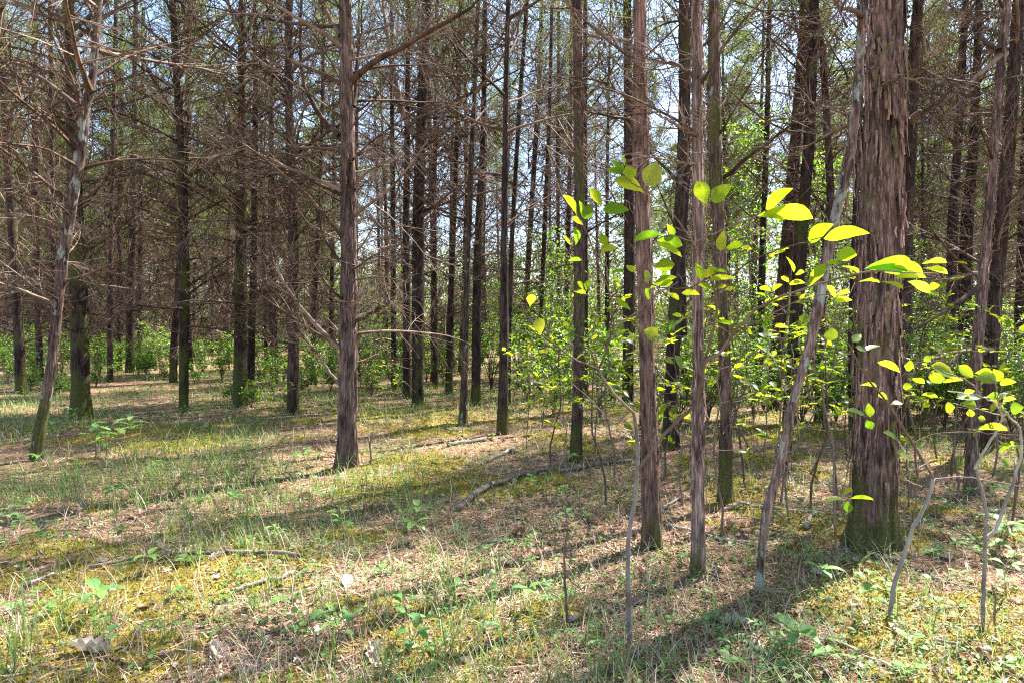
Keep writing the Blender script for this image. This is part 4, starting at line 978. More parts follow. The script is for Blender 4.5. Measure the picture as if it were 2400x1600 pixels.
    Rf = [(1795, 491, 1857, 441, 25, .65), (1774, 507, 1904, 507, 33, .65), (1774, 508, 1840, 516, 9, .65), (1895, 564, 1953, 525, 29, .7), (1931, 560, 2037, 545, 27, .75), (1958, 598, 2007, 598, 30, .8),
          (1939, 621, 1894, 672, 22, .8), (1937, 616, 1970, 619, 10, .8), (1967, 625, 2014, 638, 7, .85), (2025, 631, 2136, 613, 17, .95), (2028, 631, 2121, 640, 20, .95), (2090, 625, 2163, 639, 20, 1.0),
          (2097, 652, 2171, 650, 16, 1.0), (2128, 660, 2181, 684, 19, 1.05), (2160, 619, 2219, 615, 11, 1.1), (2164, 629, 2222, 641, 12, 1.1), (2062, 661, 2117, 675, 7, 1.0), (2011, 661, 2061, 661, 6, .9), (2178, 673, 2204, 669, 17, 1.1),
          (1833, 648, 1849, 662, 11, .5), (1864, 644, 1885, 638, 10, .5), (1850, 665, 1886, 663, 11, .5), (1781, 673, 1807, 683, 11, .45), (1810, 679, 1834, 667, 10, .45), (1842, 602, 1862, 637, 7, .5),
          (1940, 669, 1956, 698, 12, .6), (1956, 694, 1991, 684, 9, .6), (1956, 705, 1997, 703, 13, .6), (1948, 799, 1950, 768, 27, .5), (1998, 801, 2018, 783, 17, .5), (2005, 812, 2029, 823, 9, .5), (2032, 821, 2062, 810, 9, .5)]
    for a in Rf: place_leaf(rt, rb, *a[:5], Y - a[5], dY=R.uniform(-.03, .03))
    return rt
sapling_main()

def cv7(l): return [(1300 + a / 1.96, 800 + b / 1.96, 1300 + c / 1.96, 800 + d / 1.96, e / 1.96) for a, b, c, d, e in l]
def sapling_two():
    g = gpt(2086, 1443); rb = g.copy(); rb[2] = gh(g[0], g[1]); Y = g[1]
    rt = link('sapling', None, None, rb); tag(rt, 'thin crooked sapling bending left in front of the biggest shaggy trunk', 'sapling', 'thin saplings in the foreground')
    stem_run(rt, rb, [(2086, 1445, Y), (2096, 1361, Y), (2116, 1310, Y), (2137, 1244, Y), (2178, 1167, Y), (2188, 1121, Y)], 11, 8, 'stem', SAPBARK, .002)
    for run, a, b in [([(2188, 1121, Y), (2162, 1076, Y), (2120, 1010, Y - .05), (2080, 943, Y - .1), (2035, 892, Y - .15), (1984, 800, Y - .25), (1929, 740, Y - .35)], 7, 2.5),
                      ([(2116, 1310, Y), (2145, 1200, Y + .05), (2150, 1110, Y + .1), (2155, 1060, Y + .1)], 5, 2), ([(2160, 1140, Y), (2110, 1120, Y - .1), (2180, 1080, Y)], 4, 2),
                      ([(2140, 1040, Y), (2180, 1015, Y), (2260, 1012, Y - .1), (2390, 1020, Y - .2)], 3.5, 2),
                      ([(2188, 1121, Y), (2250, 1115, Y), (2330, 1128, Y - .1), (2400, 1140, Y - .2)], 4, 2)]:
        stem_run(rt, rb, run, a, b, 'branch', SAPTWIG, .002)
    for a in cv7([(1490, 235, 1530, 265, 25), (1440, 280, 1450, 345, 35), (1430, 360, 1460, 400, 35), (1510, 415, 1590, 465, 18), (1570, 505, 1640, 545, 22), (1350, 315, 1440, 345, 18), (1600, 205, 1645, 205, 28),
                  (1400, 200, 1480, 205, 16), (1540, 290, 1600, 280, 20), (1700, 465, 1660, 480, 22), (1240, 740, 1330, 720, 20), (1345, 730, 1350, 785, 36), (1360, 720, 1465, 725, 12), (1330, 700, 1365, 670, 22)]):
        place_leaf(rt, rb, *a, Y - .1)
def sapling_three():
    g = gpt(2302, 1479); rb = g.copy(); rb[2] = gh(g[0], g[1]); Y = g[1]
    rt = link('sapling', None, None, rb); tag(rt, 'forked pale-stemmed sapling with broad yellow-green leaves near the right edge', 'sapling', 'thin saplings in the foreground')
    stem_run(rt, rb, [(2302, 1481, Y), (2306, 1380, Y), (2310, 1259, Y), (2313, 1193, Y), (2285, 1096, Y), (2288, 1090, Y)], 10, 7, 'stem', SAPBARK, .002)
    for run, a, b in [([(2285, 1098, Y), (2310, 1050, Y - .05), (2330, 1020, Y - .1), (2352, 975, Y - .15), (2340, 950, Y - .2), (2300, 925, Y - .3), (2220, 915, Y - .4)], 7, 2),
                      ([(2310, 1262, Y), (2330, 1249, Y), (2351, 1193, Y), (2376, 1127, Y), (2396, 1050, Y - .05), (2392, 1005, Y - .1), (2340, 945, Y - .2)], 9, 4),
                      ([(2352, 975, Y - .15), (2300, 960, Y - .2), (2220, 940, Y - .3)], 3.5, 1.8), ([(2300, 925, Y - .3), (2270, 890, Y - .35), (2210, 870, Y - .4)], 3.5, 1.8),
                      ([(2340, 950, Y - .2), (2335, 900, Y - .25), (2320, 880, Y - .3)], 3, 1.8), ([(2352, 975, Y - .15), (2380, 950, Y - .2), (2396, 955, Y - .2)], 3, 1.8)]:
        stem_run(rt, rb, run, a, b, 'branch', SAPBARK, .002)
    for a in cv7([(1485, 95, 1585, 140, 30), (1605, 110, 1650, 115, 45), (1730, 110, 1840, 165, 45), (1740, 140, 1775, 190, 60), (1855, 110, 1925, 165, 40), (1930, 170, 2030, 160, 60), (2015, 125, 2055, 180, 45), (1930, 145, 2010, 140, 25),
                  (2045, 190, 2120, 185, 28), (1795, 305, 1840, 300, 45), (1845, 260, 1960, 260, 35), (1865, 280, 1940, 300, 40), (1980, 255, 2040, 240, 30), (2095, 310, 2156, 300, 50), (1945, 350, 1980, 360, 28), (1950, 400, 2080, 405, 30),
                  (1785, 185, 1875, 175, 20), (1640, 170, 1700, 190, 22), (2050, 535, 2090, 580, 22), (1700, 70, 1730, 90, 30), (1880, 240, 1930, 225, 25), (1690, 240, 1760, 255, 18), (2060, 270, 2120, 262, 20), (1905, 310, 1915, 345, 30)]):
        place_leaf(rt, rb, *a, Y - .25)
sapling_two(); sapling_three()

# smaller saplings farther back: one built per kind, copied
def small_sapling(seed, H, nl, spread):
    rs = np.random.RandomState(seed); rt = []
    t = np.linspace(0, 1, 9); P = np.stack((np.cumsum(rs.normal(0, .03, 9)) * H, np.cumsum(rs.normal(0, .03, 9)) * H, H * t), 1); P -= P[0]
    mb = MB(); mb.tube(P, np.linspace(.010, .003, 9) * H / 1.6, 5)
    parts = [('stem', mesh_from('stem', mb.arrays(), SAPTWIG), Matrix.Identity(4))]
    nb = 8
    for b in range(nb):
        z = .35 + .65 * (b + rs.rand()) / nb; p = np.array([np.interp(z * H, P[:, 2], P[:, q]) for q in range(3)])
        az = rs.rand() * 6.283; el = rad(rs.uniform(-5, 40)); L = spread * rs.uniform(.5, 1)
        d = np.array((math.cos(az) * math.cos(el), math.sin(az) * math.cos(el), math.sin(el)))
        B = p + d * L * np.linspace(0, 1, 5)[:, None]; B[1:] += rs.normal(0, .015, (4, 3))
        mb = MB(); mb.tube(B - p, np.linspace(.004, .0015, 5), 4, False)
        parts.append(('twig', mesh_from('twig', mb.arrays(), SAPTWIG), Matrix.Translation(p)))
        for q in range(nl):
            k = rs.uniform(.35, 1.02); pp = p + (B[4] - p) * k; dd = unit(d + rs.normal(0, .8, 3) * np.array((1, 1, .4)))
            up = unit(np.array((0, 0, 1)) + rs.normal(0, .35, 3)); xa = unit(np.cross(dd, up)); za = np.cross(xa, dd); ln = rs.uniform(.06, .12)
            parts.append(('leaf', LEAVES[rs.randint(4)], basis(xa * ln * .52, dd * ln, za * ln, pp)))
    return parts
SAPS = [small_sapling(61, 1.9, 6, .55), small_sapling(62, 1.4, 6, .46), small_sapling(63, 1.1, 4, .35), small_sapling(64, 2.3, 6, .65)]
def put_parts(name, parts, x, y, sc, rz, z=0):
    rt = link(name, None, None, (x, y, gh(x, y) + z)); rt.scale = (sc,) * 3; rt.rotation_euler = (0, 0, rz)
    for nm, me, M in parts: link(nm, me, rt, mat4=M)
    return rt
for px, py, k, sc in [(1290, 1085, 0, .95), (1330, 1140, 1, 1.0), (1395, 1060, 1, 1.1), (1440, 1115, 0, 1.0), (1560, 1120, 0, 1.05), (1600, 1180, 1, 1.0), (1655, 1110, 3, .95), (1745, 1150, 0, 1.1), (1790, 1090, 1, 1.1), (1830, 1180, 0, .9),
                      (1900, 1110, 3, .9), (1965, 1190, 0, 1.05), (1985, 1090, 1, 1.1), (2150, 1120, 0, 1.0), (2195, 1075, 1, 1.2), (2240, 1190, 0, .9), (2330, 1110, 0, 1.1), (2380, 1180, 1, 1.1), (1235, 1050, 1, .9), (1715, 1060, 0, 1.15),
                      (1870, 1050, 3, .9), (2110, 1060, 0, 1.1), (2290, 1040, 3, .85), (1500, 1050, 1, 1.1), (1360, 1010, 0, 1.0), (1270, 1010, 1, 1.0), (1420, 1180, 0, .9), (1545, 1230, 1, 1.1), (1690, 1250, 0, .85), (1850, 1230, 1, 1.1), (1900, 1200, 0, .9), (2130, 1190, 1, 1.0), (2370, 1240, 0, .85), (1760, 1060, 3, .9), (2230, 1120, 0, 1.0), (655, 1010, 2, .8), (905, 990, 2, .9), (1060, 960, 2, .9), (845, 960, 2, .9)]:
    g = gpt(px, py); rt = put_parts('sapling', SAPS[k], g[0], g[1], sc, R.random() * 6.28)
    auto_label(rt, ['tall thin leafy sapling', 'thin leafy sapling', 'short leafy sapling', 'tallest thin leafy sapling'][k], g[0], g[1], 'sapling', 'thin leafy saplings among the trunks')
# bare thin stem left of the near sapling
def bare_stem():
    g = gpt(1331, 1463); rb = g.copy(); rb[2] = gh(g[0], g[1]); Y = g[1]
    rt = link('bare_sapling', None, None, rb); tag(rt, 'bare dry sapling stem left of the near grey-stemmed sapling', 'sapling', 'thin saplings in the foreground')
    stem_run(rt, rb, [(1331, 1465, Y), (1326, 1400, Y), (1322, 1310, Y), (1331, 1234, Y), (1325, 1190, Y)], 8, 3, 'stem', SAPTWIG, .002)
    stem_run(rt, rb, [(1326, 1350, Y), (1355, 1375, Y), (1362, 1380, Y)], 3, 1.5, 'twig', SAPTWIG); stem_run(rt, rb, [(1331, 1234, Y), (1300, 1205, Y), (1270, 1195, Y)], 3, 1.5, 'twig', SAPTWIG)
    g = gpt(1962, 1330); rb = g.copy(); rb[2] = gh(g[0], g[1]); Y = g[1]
    rt = link('bare_sapling', None, None, rb); tag(rt, 'thin bare stem rising just left of the biggest shaggy trunk', 'sapling', 'thin saplings in the foreground')
    stem_run(rt, rb, [(1962, 1332, Y), (1955, 1200, Y), (1953, 1090, Y), (1955, 1040, Y), (1935, 970, Y), (1925, 900, Y)], 7, 3, 'stem', SAPTWIG, .002)
    stem_run(rt, rb, [(1955, 1200, Y), (1985, 1120, Y), (1990, 1060, Y)], 3, 1.5, 'twig', SAPTWIG)
    g = gpt(2335, 1500); rb = g.copy(); rb[2] = gh(g[0], g[1]); Y = g[1]
    rt = link('bare_sapling', None, None, rb); tag(rt, 'short forked bare twig standing at the right, beside the forked pale sapling', 'sapling', 'thin saplings in the foreground')
    stem_run(rt, rb, [(2335, 1502, Y), (2330, 1440, Y), (2334, 1400, Y), (2325, 1370, Y)], 6, 3, 'stem', SAPTWIG, .002)
    stem_run(rt, rb, [(2330, 1440, Y), (2352, 1410, Y), (2358, 1385, Y)], 3, 1.5, 'twig', SAPTWIG)
    g = gpt(868, 1098); rb = g.copy(); rb[2] = gh(g[0], g[1]); Y = g[1]
    rt = link('bare_sapling', None, None, rb); tag(rt, 'short forked dead twig upright at the right foot of the big central cedar', 'sapling', 'thin saplings in the foreground')
    stem_run(rt, rb, [(868, 1100, Y), (870, 1060, Y), (866, 1035, Y), (875, 1010, Y)], 6, 2, 'stem', SAPTWIG, .003); stem_run(rt, rb, [(870, 1060, Y), (860, 1020, Y)], 3, 1.5, 'twig', SAPTWIG)
bare_stem()

# ------------------------------------------------------------------ seedlings on the floor
HL = {k: leaf_mesh(k, LEAF_HERB, f, c, 80 + i) for i, (k, f, c) in enumerate([('ovate', .08, .15), ('obovate', .10, .2), ('round', .06, .1), ('lobed', .06, .15), ('lance', .1, .2)])}
def seedling(seed, kind, n, h, ln, wr, tilt, whorl=True):
    rs = np.random.RandomState(seed); P = np.array(((0, 0, -.01), (rs.normal(0, .01), rs.normal(0, .01), h * .5), (rs.normal(0, .02), rs.normal(0, .02), h)))
    mb = MB(); mb.tube(P, (.0022, .0018, .0012), 4, False); parts = [('stem', mesh_from('stem', mb.arrays(), SAPTWIG), Matrix.Identity(4))]
    for q in range(n):
        z = 1.0 if whorl else .45 + .55 * q / n; p = P[1] + (P[2] - P[1]) * (2 * z - 1) if z >= .5 else P[0] + (P[1] - P[0]) * 2 * z
        az = q * (6.283 / n if whorl else 2.4) + rs.normal(0, .3); el = tilt + rs.normal(0, .2)
        d = np.array((math.cos(az) * math.cos(el), math.sin(az) * math.cos(el), math.sin(el))); xa = unit(np.cross(d, (0, 0, 1))); za = np.cross(xa, d); L = ln * rs.uniform(.75, 1.15)
        parts.append(('leaf', HL[kind], basis(xa * L * wr, d * L, za * L, p + d * .01)))
    return parts
def pinnate(seed, npair, nfr, ln, h, kind='ovate'):
    rs = np.random.RandomState(seed); parts = []; mb = MB()
    for f in range(nfr):
        az = f * 6.283 / nfr + rs.normal(0, .3); t = np.linspace(0, 1, 7); out = ln * npair * .62
        P = np.stack((math.cos(az) * out * t, math.sin(az) * out * t, h * (.2 + 1.2 * t - .7 * t * t)), 1); P[0] = 0; mb.tube(P, np.linspace(.0016, .0006, 7), 3, False)
        for q in range(npair * 2 + 1):
            tt = min(1, .25 + .75 * (q // 2) / npair); p = np.array([np.interp(tt, t, P[:, c]) for c in range(3)])
            a2 = az + (0 if q == npair * 2 else (1.1 if q % 2 else -1.1)); d = np.array((math.cos(a2), math.sin(a2), rs.uniform(-.1, .25))); d = unit(d); xa = unit(np.cross(d, (0, 0, 1))); za = np.cross(xa, d); L = ln * rs.uniform(.8, 1.1) * (1 - .25 * tt)
            parts.append(('leaf', HL[kind], basis(xa * L * .42, d * L, za * L, p)))
    return [('stem', mesh_from('stem', mb.arrays(), SAPTWIG), Matrix.Identity(4))] + parts
SEEDS = {'five-leaved seedling': seedling(1, 'ovate', 5, .13, .085, .52, .15), 'three-leaved seedling': seedling(2, 'round', 3, .06, .042, .85, .1), 'bushy seedling': seedling(3, 'obovate', 8, .22, .075, .5, .2, False),
         'round-leaved herb': seedling(4, 'round', 5, .05, .038, .95, .25, False), 'oak seedling': seedling(5, 'lobed', 6, .24, .12, .55, .15, False), 'compound-leaved seedling': pinnate(6, 4, 3, .05, .13), 'two-leaved sprout': seedling(7, 'ovate', 2, .05, .05, .6, .3),
         'small fern': pinnate(8, 9, 3, .016, .16, 'lance')}
SPOT = [('oak seedling', 272, 1070, 1.9), ('oak seedling', 225, 1075, 1.7), ('oak seedling', 305, 1050, 1.7), ('oak seedling', 250, 1090, 1.5), ('bushy seedling', 120, 1052, 1.6), ('bushy seedling', 75, 1075, 1.4), ('bushy seedling', 170, 1010, 1.4), ('oak seedling', 150, 985, 1.2),
        ('five-leaved seedling', 190, 930, 1.5), ('five-leaved seedling', 100, 1105, 1.4), ('oak seedling', 590, 1090, 1.3), ('oak seedling', 715, 1105, 1.2), ('five-leaved seedling', 745, 1095, 1.0), ('bushy seedling', 430, 975, 1.0), ('five-leaved seedling', 480, 1205, 1.1), ('five-leaved seedling', 545, 1190, 1.0),
        ('compound-leaved seedling', 755, 1170, .9), ('five-leaved seedling', 1245, 1430, .9), ('compound-leaved seedling', 1820, 1545, .95), ('compound-leaved seedling', 1845, 1570, .8), ('small fern', 1785, 1400, 1.0), ('bushy seedling', 1640, 1480, .7), ('compound-leaved seedling', 1700, 1500, .8),
        ('compound-leaved seedling', 1880, 1320, 1.2), ('compound-leaved seedling', 1860, 1290, 1.1), ('bushy seedling', 1740, 1240, .8), ('compound-leaved seedling', 2190, 1210, 1.3), ('compound-leaved seedling', 2240, 1170, 1.3), ('compound-leaved seedling', 2210, 1260, 1.2), ('compound-leaved seedling', 2290, 1230, 1.2), ('compound-leaved seedling', 2150, 1240, 1.1),
        ('bushy seedling', 2380, 1320, 1.4), ('five-leaved seedling', 2340, 1290, 1.6), ('bushy seedling', 2360, 1400, 1.2), ('compound-leaved seedling', 2300, 1310, 1.3), ('five-leaved seedling', 2180, 1330, .9), ('bushy seedling', 45, 1265, 1.0), ('three-leaved seedling', 250, 1440, 1.4), ('three-leaved seedling', 262, 1555, 1.5),
        ('three-leaved seedling', 812, 1500, 1.5), ('three-leaved seedling', 660, 1470, 1.3), ('five-leaved seedling', 1345, 1090, 1.1), ('compound-leaved seedling', 1300, 1170, 1.2), ('compound-leaved seedling', 1260, 1150, 1.2), ('five-leaved seedling', 1330, 1230, .9), ('bushy seedling', 1470, 1370, .5), ('bushy seedling', 2020, 1180, .8), ('bushy seedling', 1700, 1130, .9)]
for d, px, py, sc in SPOT:
    g = gpt(px, py); rt = put_parts('seedling' if 'herb' not in d and 'fern' not in d else d.replace('-', '_').replace(' ', '_'), SEEDS[d], g[0], g[1], sc, R.random() * 6.28)
    auto_label(rt, 'green ' + d, g[0], g[1], 'plant', 'seedlings on the forest floor')
kinds = ['three-leaved seedling'] * 4 + ['two-leaved sprout'] * 3 + ['round-leaved herb'] * 3 + ['five-leaved seedling', 'bushy seedling', 'compound-leaved seedling']
n = 0
while n < 175:
    px, py = R.uniform(0, 2400), 1020 + 570 * R.random() ** .8
    g = gpt(px, py)
    d = R.choice(kinds)
    if min((g[0] - a) ** 2 + (g[1] - b) ** 2 for _, a, b, _ in LAND) < .04: continue
    rt = put_parts('round_leaved_herb' if 'herb' in d else 'seedling', SEEDS[d], g[0], g[1], R.uniform(.75, 1.35), R.random() * 6.28)
    auto_label(rt, 'small ' + d, g[0], g[1], 'plant', 'seedlings on the forest floor'); n += 1

# ------------------------------------------------------------------ fallen sticks
def stick(run, w0, w1, label, mat=STICK, lift=.012, twigs=(), name='fallen_stick', seed=0):
    P = []
    for px, py in run:
        g = gpt(px, py); P.append((g[0], g[1], gh(g[0], g[1])))
    P = np.array(P); P = resample(P, 16); P[:, 2] = ground_h(P[:, 0], P[:, 1]); Ys = P[:, 1].mean()
    rr = np.linspace(w0, w1, 16) * .5 / 1600 * Ys
    P[:, 2] += rr * .7 + lift * np.abs(np.sin(np.linspace(.3, 5, 16))); b = P[8].copy(); b[2] = gh(b[0], b[1])
    L = P - b; L[1:-1] += NR.normal(0, .004, (14, 3))
    rt = link(name, None, None, b); tag(rt, label, 'stick', 'fallen sticks')
    mb = MB(); mb.tube(L[::1], rr * (1 + .10 * NR.normal(size=16)), 8, True, True); link('wood', mesh_from('wood', mb.arrays(), mat), rt)
    for k, az, el, ln in twigs:
        mb = MB(); d = np.array((math.cos(az) * math.cos(el), math.sin(az) * math.cos(el), math.sin(el)))
        T = L[k] + d * ln * np.linspace(0, 1, 7)[:, None]; T[1:] += NR.normal(0, .008, (6, 3)); mb.tube(T, np.linspace(rr[k] * .7, rr[k] * .3, 7), 5)
        link('twig', mesh_from('twig', mb.arrays(), mat), rt)
    return rt
stick([(1071, 1194), (1110, 1168), (1200, 1128), (1260, 1108), (1310, 1100), (1408, 1087), (1480, 1082)], 13, 9, 'long pale fallen branch lying between the big central cedar and the red-barked trunk', lift=.02)
stick([(209, 1334), (300, 1322), (388, 1319), (460, 1308), (536, 1306), (620, 1311), (704, 1321)], 7, 11, 'dark grey fallen stick with a raised twig on the mossy floor at left', lift=.025, twigs=[(9, 2.2, .7, .22), (5, 2.6, .5, .2), (5, -1.2, .2, .12)])
stick([(541, 1392), (600, 1376), (650, 1362), (690, 1350)], 8, 12, 'short tan peeled stick below the dark grey fallen stick')
stick([(1138, 1082), (1165, 1068), (1204, 1052)], 11, 8, 'short fallen stick in the grass right of the big central cedar')
stick([(1050, 1044), (1090, 1038), (1140, 1032)], 11, 9, 'mossy fallen stick in front of the slim lichen-footed trunk')
stick([(1560, 1226), (1640, 1245), (1700, 1262), (1770, 1268)], 9, 5, 'dark stick lying behind the grey pole, between it and the leaner')
stick([(1690, 1196), (1760, 1192), (1850, 1198), (1930, 1215)], 8, 5, 'thin stick on the brown needles between mossy lichen trunk and biggest trunk')
stick([(1890, 1242), (1900, 1220), (1912, 1213)], 11, 6, 'short pale stub of wood on the needles left of the biggest shaggy trunk')
stick([(2020, 1290), (2090, 1312), (2160, 1335), (2240, 1370), (2330, 1400)], 9, 5, 'long brown stick running right from the foot of the biggest shaggy trunk')
stick([(1100, 1540), (1160, 1520), (1215, 1495), (1260, 1480)], 10, 6, 'dark stick in shade at the bottom of the photo, left of the bare stem', mat=SAPTWIG)
stick([(1900, 1480), (1980, 1515), (2060, 1550), (2130, 1590)], 7, 6, 'thin pale stick slanting over the moss at the bottom right')
stick([(2190, 1505), (2260, 1520), (2330, 1550), (2400, 1575)], 9, 7, 'grey stick on moss in the bottom right corner')
stick([(1510, 1550), (1570, 1545), (1650, 1538), (1790, 1532)], 5, 4, 'thin stick lying level on the moss at the bottom, left of the pale compound-leaved seedling', mat=SAPTWIG)
stick([(1925, 1555), (1945, 1580), (1960, 1605)], 10, 7, 'curved pale piece of wood at the bottom edge, right of the compound-leaved seedling')
stick([(1978, 1570), (1990, 1555), (2005, 1545)], 12, 8, 'short split chunk of grey wood lying at the bottom right')
stick([(60, 1372), (95, 1362), (130, 1350)], 9, 6, 'short pale piece of rotten wood on moss at far left')
stick([(960, 1600), (1000, 1575), (1040, 1545)], 9, 6, 'short tan stick at the bottom centre beside the pale curled leaves')
stick([(1500, 1215), (1590, 1170), (1605, 1160)], 8, 5, 'thin stick leaning at the foot of the red-barked trunk')
stick([(2110, 1405), (2180, 1430), (2240, 1425), (2300, 1440)], 5, 3, 'thin curved twig on the moss in front of the biggest shaggy trunk')
stick([(1640, 1330), (1700, 1350), (1760, 1352)], 5, 3, 'thin dark twig lying at the foot of the grey pole', mat=SAPTWIG)
for k in range(34):
    px, py = R.uniform(0, 2400), R.uniform(1130, 1590); a = R.uniform(-.5, .5); ln = R.uniform(40, 130)
    run = [(px, py), (px + ln * .5 * math.cos(a), py + ln * .25 * math.sin(a) + R.uniform(-6, 6)), (px + ln * math.cos(a), py + ln * .5 * math.sin(a))]
    rt = stick(run, R.uniform(3, 6), R.uniform(2, 4), None, mat=R.choice((STICK, SAPTWIG, TWIG)), lift=.006, name='fallen_twig')
    rt['category'] = 'twig'; auto_label(rt, 'thin fallen twig', rt.location.x, rt.location.y, 'twig', 'fallen twigs')

# ------------------------------------------------------------------ dry leaves
def dry_leaf_mesh(seed, mat, lobed=False, curl=.6):
    rs = np.random.RandomState(seed); nu, nv = 9, 7; V = []
    for i in range(nu):
        t = i / (nu - 1); wv = math.sin(math.pi * min(1, .06 + .9 * t)) ** .7 * .36
        if lobed: wv *= (1.15 if i % 2 else .62)
        for j in range(nv):
            s = j / (nv - 1) * 2 - 1; a = s * curl * rs.uniform(.9, 1.1)
            x = wv * math.sin(a) / max(.3, curl); z = wv * (1 - math.cos(a)) * 1.0 + rs.normal(0, .03) + .07 * math.sin(3 * t + seed)
            V.append((x + rs.normal(0, .01), t - .5, z))
    Q = [(i * nv + j, i * nv + j + 1, i * nv + nv + j + 1, i * nv + nv + j) for i in range(nu - 1) for j in range(nv - 1)]
    V = np.array(V); V[:, 2] -= V[:, 2].min()
    return mesh_from('dry_leaf', (V, np.array(Q), np.zeros((0, 3), int)), mat)
DP = [dry_leaf_mesh(1, DEAD_PALE, True, 1.1), dry_leaf_mesh(2, DEAD_PALE, True, .9), dry_leaf_mesh(3, DEAD_PALE, False, 1.2), dry_leaf_mesh(4, DEAD_PALE, True, 1.4)]
DB = [dry_leaf_mesh(5, DEAD_BROWN, False, .8), dry_leaf_mesh(6, DEAD_BROWN, True, 1.0), dry_leaf_mesh(7, DEAD_BROWN, False, 1.3)]
def put_dry(px, py, sz, me, label=None, desc=None):
    g = gpt(px, py); L = 1.25 * sz / 1600 * g[1]
    o = link('dry_leaf', me, None, (g[0], g[1], gh(g[0], g[1]) + .004)); o.scale = (L, L, L); o.rotation_euler = (R.gauss(0, .2), R.gauss(0, .2), R.random() * 6.28)
    if label: tag(o, label, 'leaf', 'dry leaves on the floor')
    else: auto_label(o, desc, g[0], g[1], 'leaf', 'dry leaves on the floor')
for px, py, sz, lab in [(816, 1362, 44, 'crinkled pale dry leaf on moss in front of the big central cedar'), (750, 1474, 40, 'pale lobed dry leaf on yellow moss, lower left of centre'), (878, 1543, 62, 'large pale dry leaf under a red grass blade at the bottom'),
                        (204, 1548, 78, 'largest pale dry leaf, flat, in the bottom left corner'), (510, 1528, 52, 'pale curled dry leaf at the bottom, right of the bottom left corner leaf'), (700, 1556, 34, 'small pale dry leaf left of the large one under the red blade'),
                        (955, 1268, 30, 'pale dry leaf beside the tall grass tuft at centre'), (1720, 1452, 52, 'pale crumpled dry leaf on moss in front of the leaner'), (1870, 1430, 24, 'small pale leaf in front of the biggest shaggy trunk'), (30, 1420, 34, 'pale dry leaf by the left edge on moss'),
                        (2000, 1552, 44, 'pale dry leaf at the bottom right beside a chunk of wood'), (2310, 1530, 34, 'pale dry leaf near the bottom right corner')]:
    put_dry(px, py, sz, R.choice(DP), lab)
for k in range(26):
    put_dry(R.uniform(20, 2380), R.uniform(1180, 1585), R.uniform(18, 34), R.choice(DP), None, 'small pale dry leaf')
for k in range(40):
    put_dry(R.uniform(20, 2380), R.uniform(1150, 1585), R.uniform(20, 42), R.choice(DB), None, 'brown dry leaf')

# ------------------------------------------------------------------ grass
def blades(P, H, az, lean, Wd, seg=5, curve=1.0, rs=NR):
    """P (n,3) feet; H length; arcs leaning towards az"""
    n = len(P); t = np.linspace(0, 1, seg + 1)[None, :]
    th = lean[:, None] * (0.25 + curve * t ** 1.3)           # angle from vertical growing along the blade
    dl = H[:, None] / seg
    r = np.concatenate((np.zeros((n, 1)), np.cumsum(np.sin(th[:, 1:]) * dl, 1)), 1)
    z = np.concatenate((np.zeros((n, 1)), np.cumsum(np.cos(th[:, 1:]) * dl, 1)), 1)
    dx, dy = np.cos(az)[:, None], np.sin(az)[:, None]
    tw = rs.uniform(-.9, .9, n)[:, None]
    sx, sy = np.cos(az[:, None] + 1.5708 + tw * .5), np.sin(az[:, None] + 1.5708 + tw * .5)
    wv = Wd[:, None] * .5 * np.clip(1.05 - t ** 2.0, 0.0, 1)
    X = P[:, 0:1] + dx * r; Y = P[:, 1:2] + dy * r; Z = P[:, 2:3] + z
    A = np.stack((X - sx * wv, Y - sy * wv, Z), -1); B = np.stack((X + sx * wv, Y + sy * wv, Z + wv * .3), -1)
    V = np.stack((A, B), 2).reshape(n, -1, 3); m = 2 * (seg + 1)
    o = np.arange(n)[:, None] * m; k = np.arange(seg - 1)[None, :] * 2
    Q = np.stack((o + k, o + k + 1, o + k + 3, o + k + 2), -1).reshape(-1, 4)
    e = (seg - 1) * 2; o1 = o[:, 0]
    T = np.stack((o1 + e, o1 + e + 1, o1 + e + 2), -1)
    return V.reshape(-1, 3), Q, T
def polar(n, r0, r1, rs, pw=1.0, half=50):
    u = rs.rand(n); r = r0 * (r1 / r0) ** (u ** pw); a = np.radians(rs.uniform(-half, half, n))
    return r * np.sin(a), r * np.cos(a), r
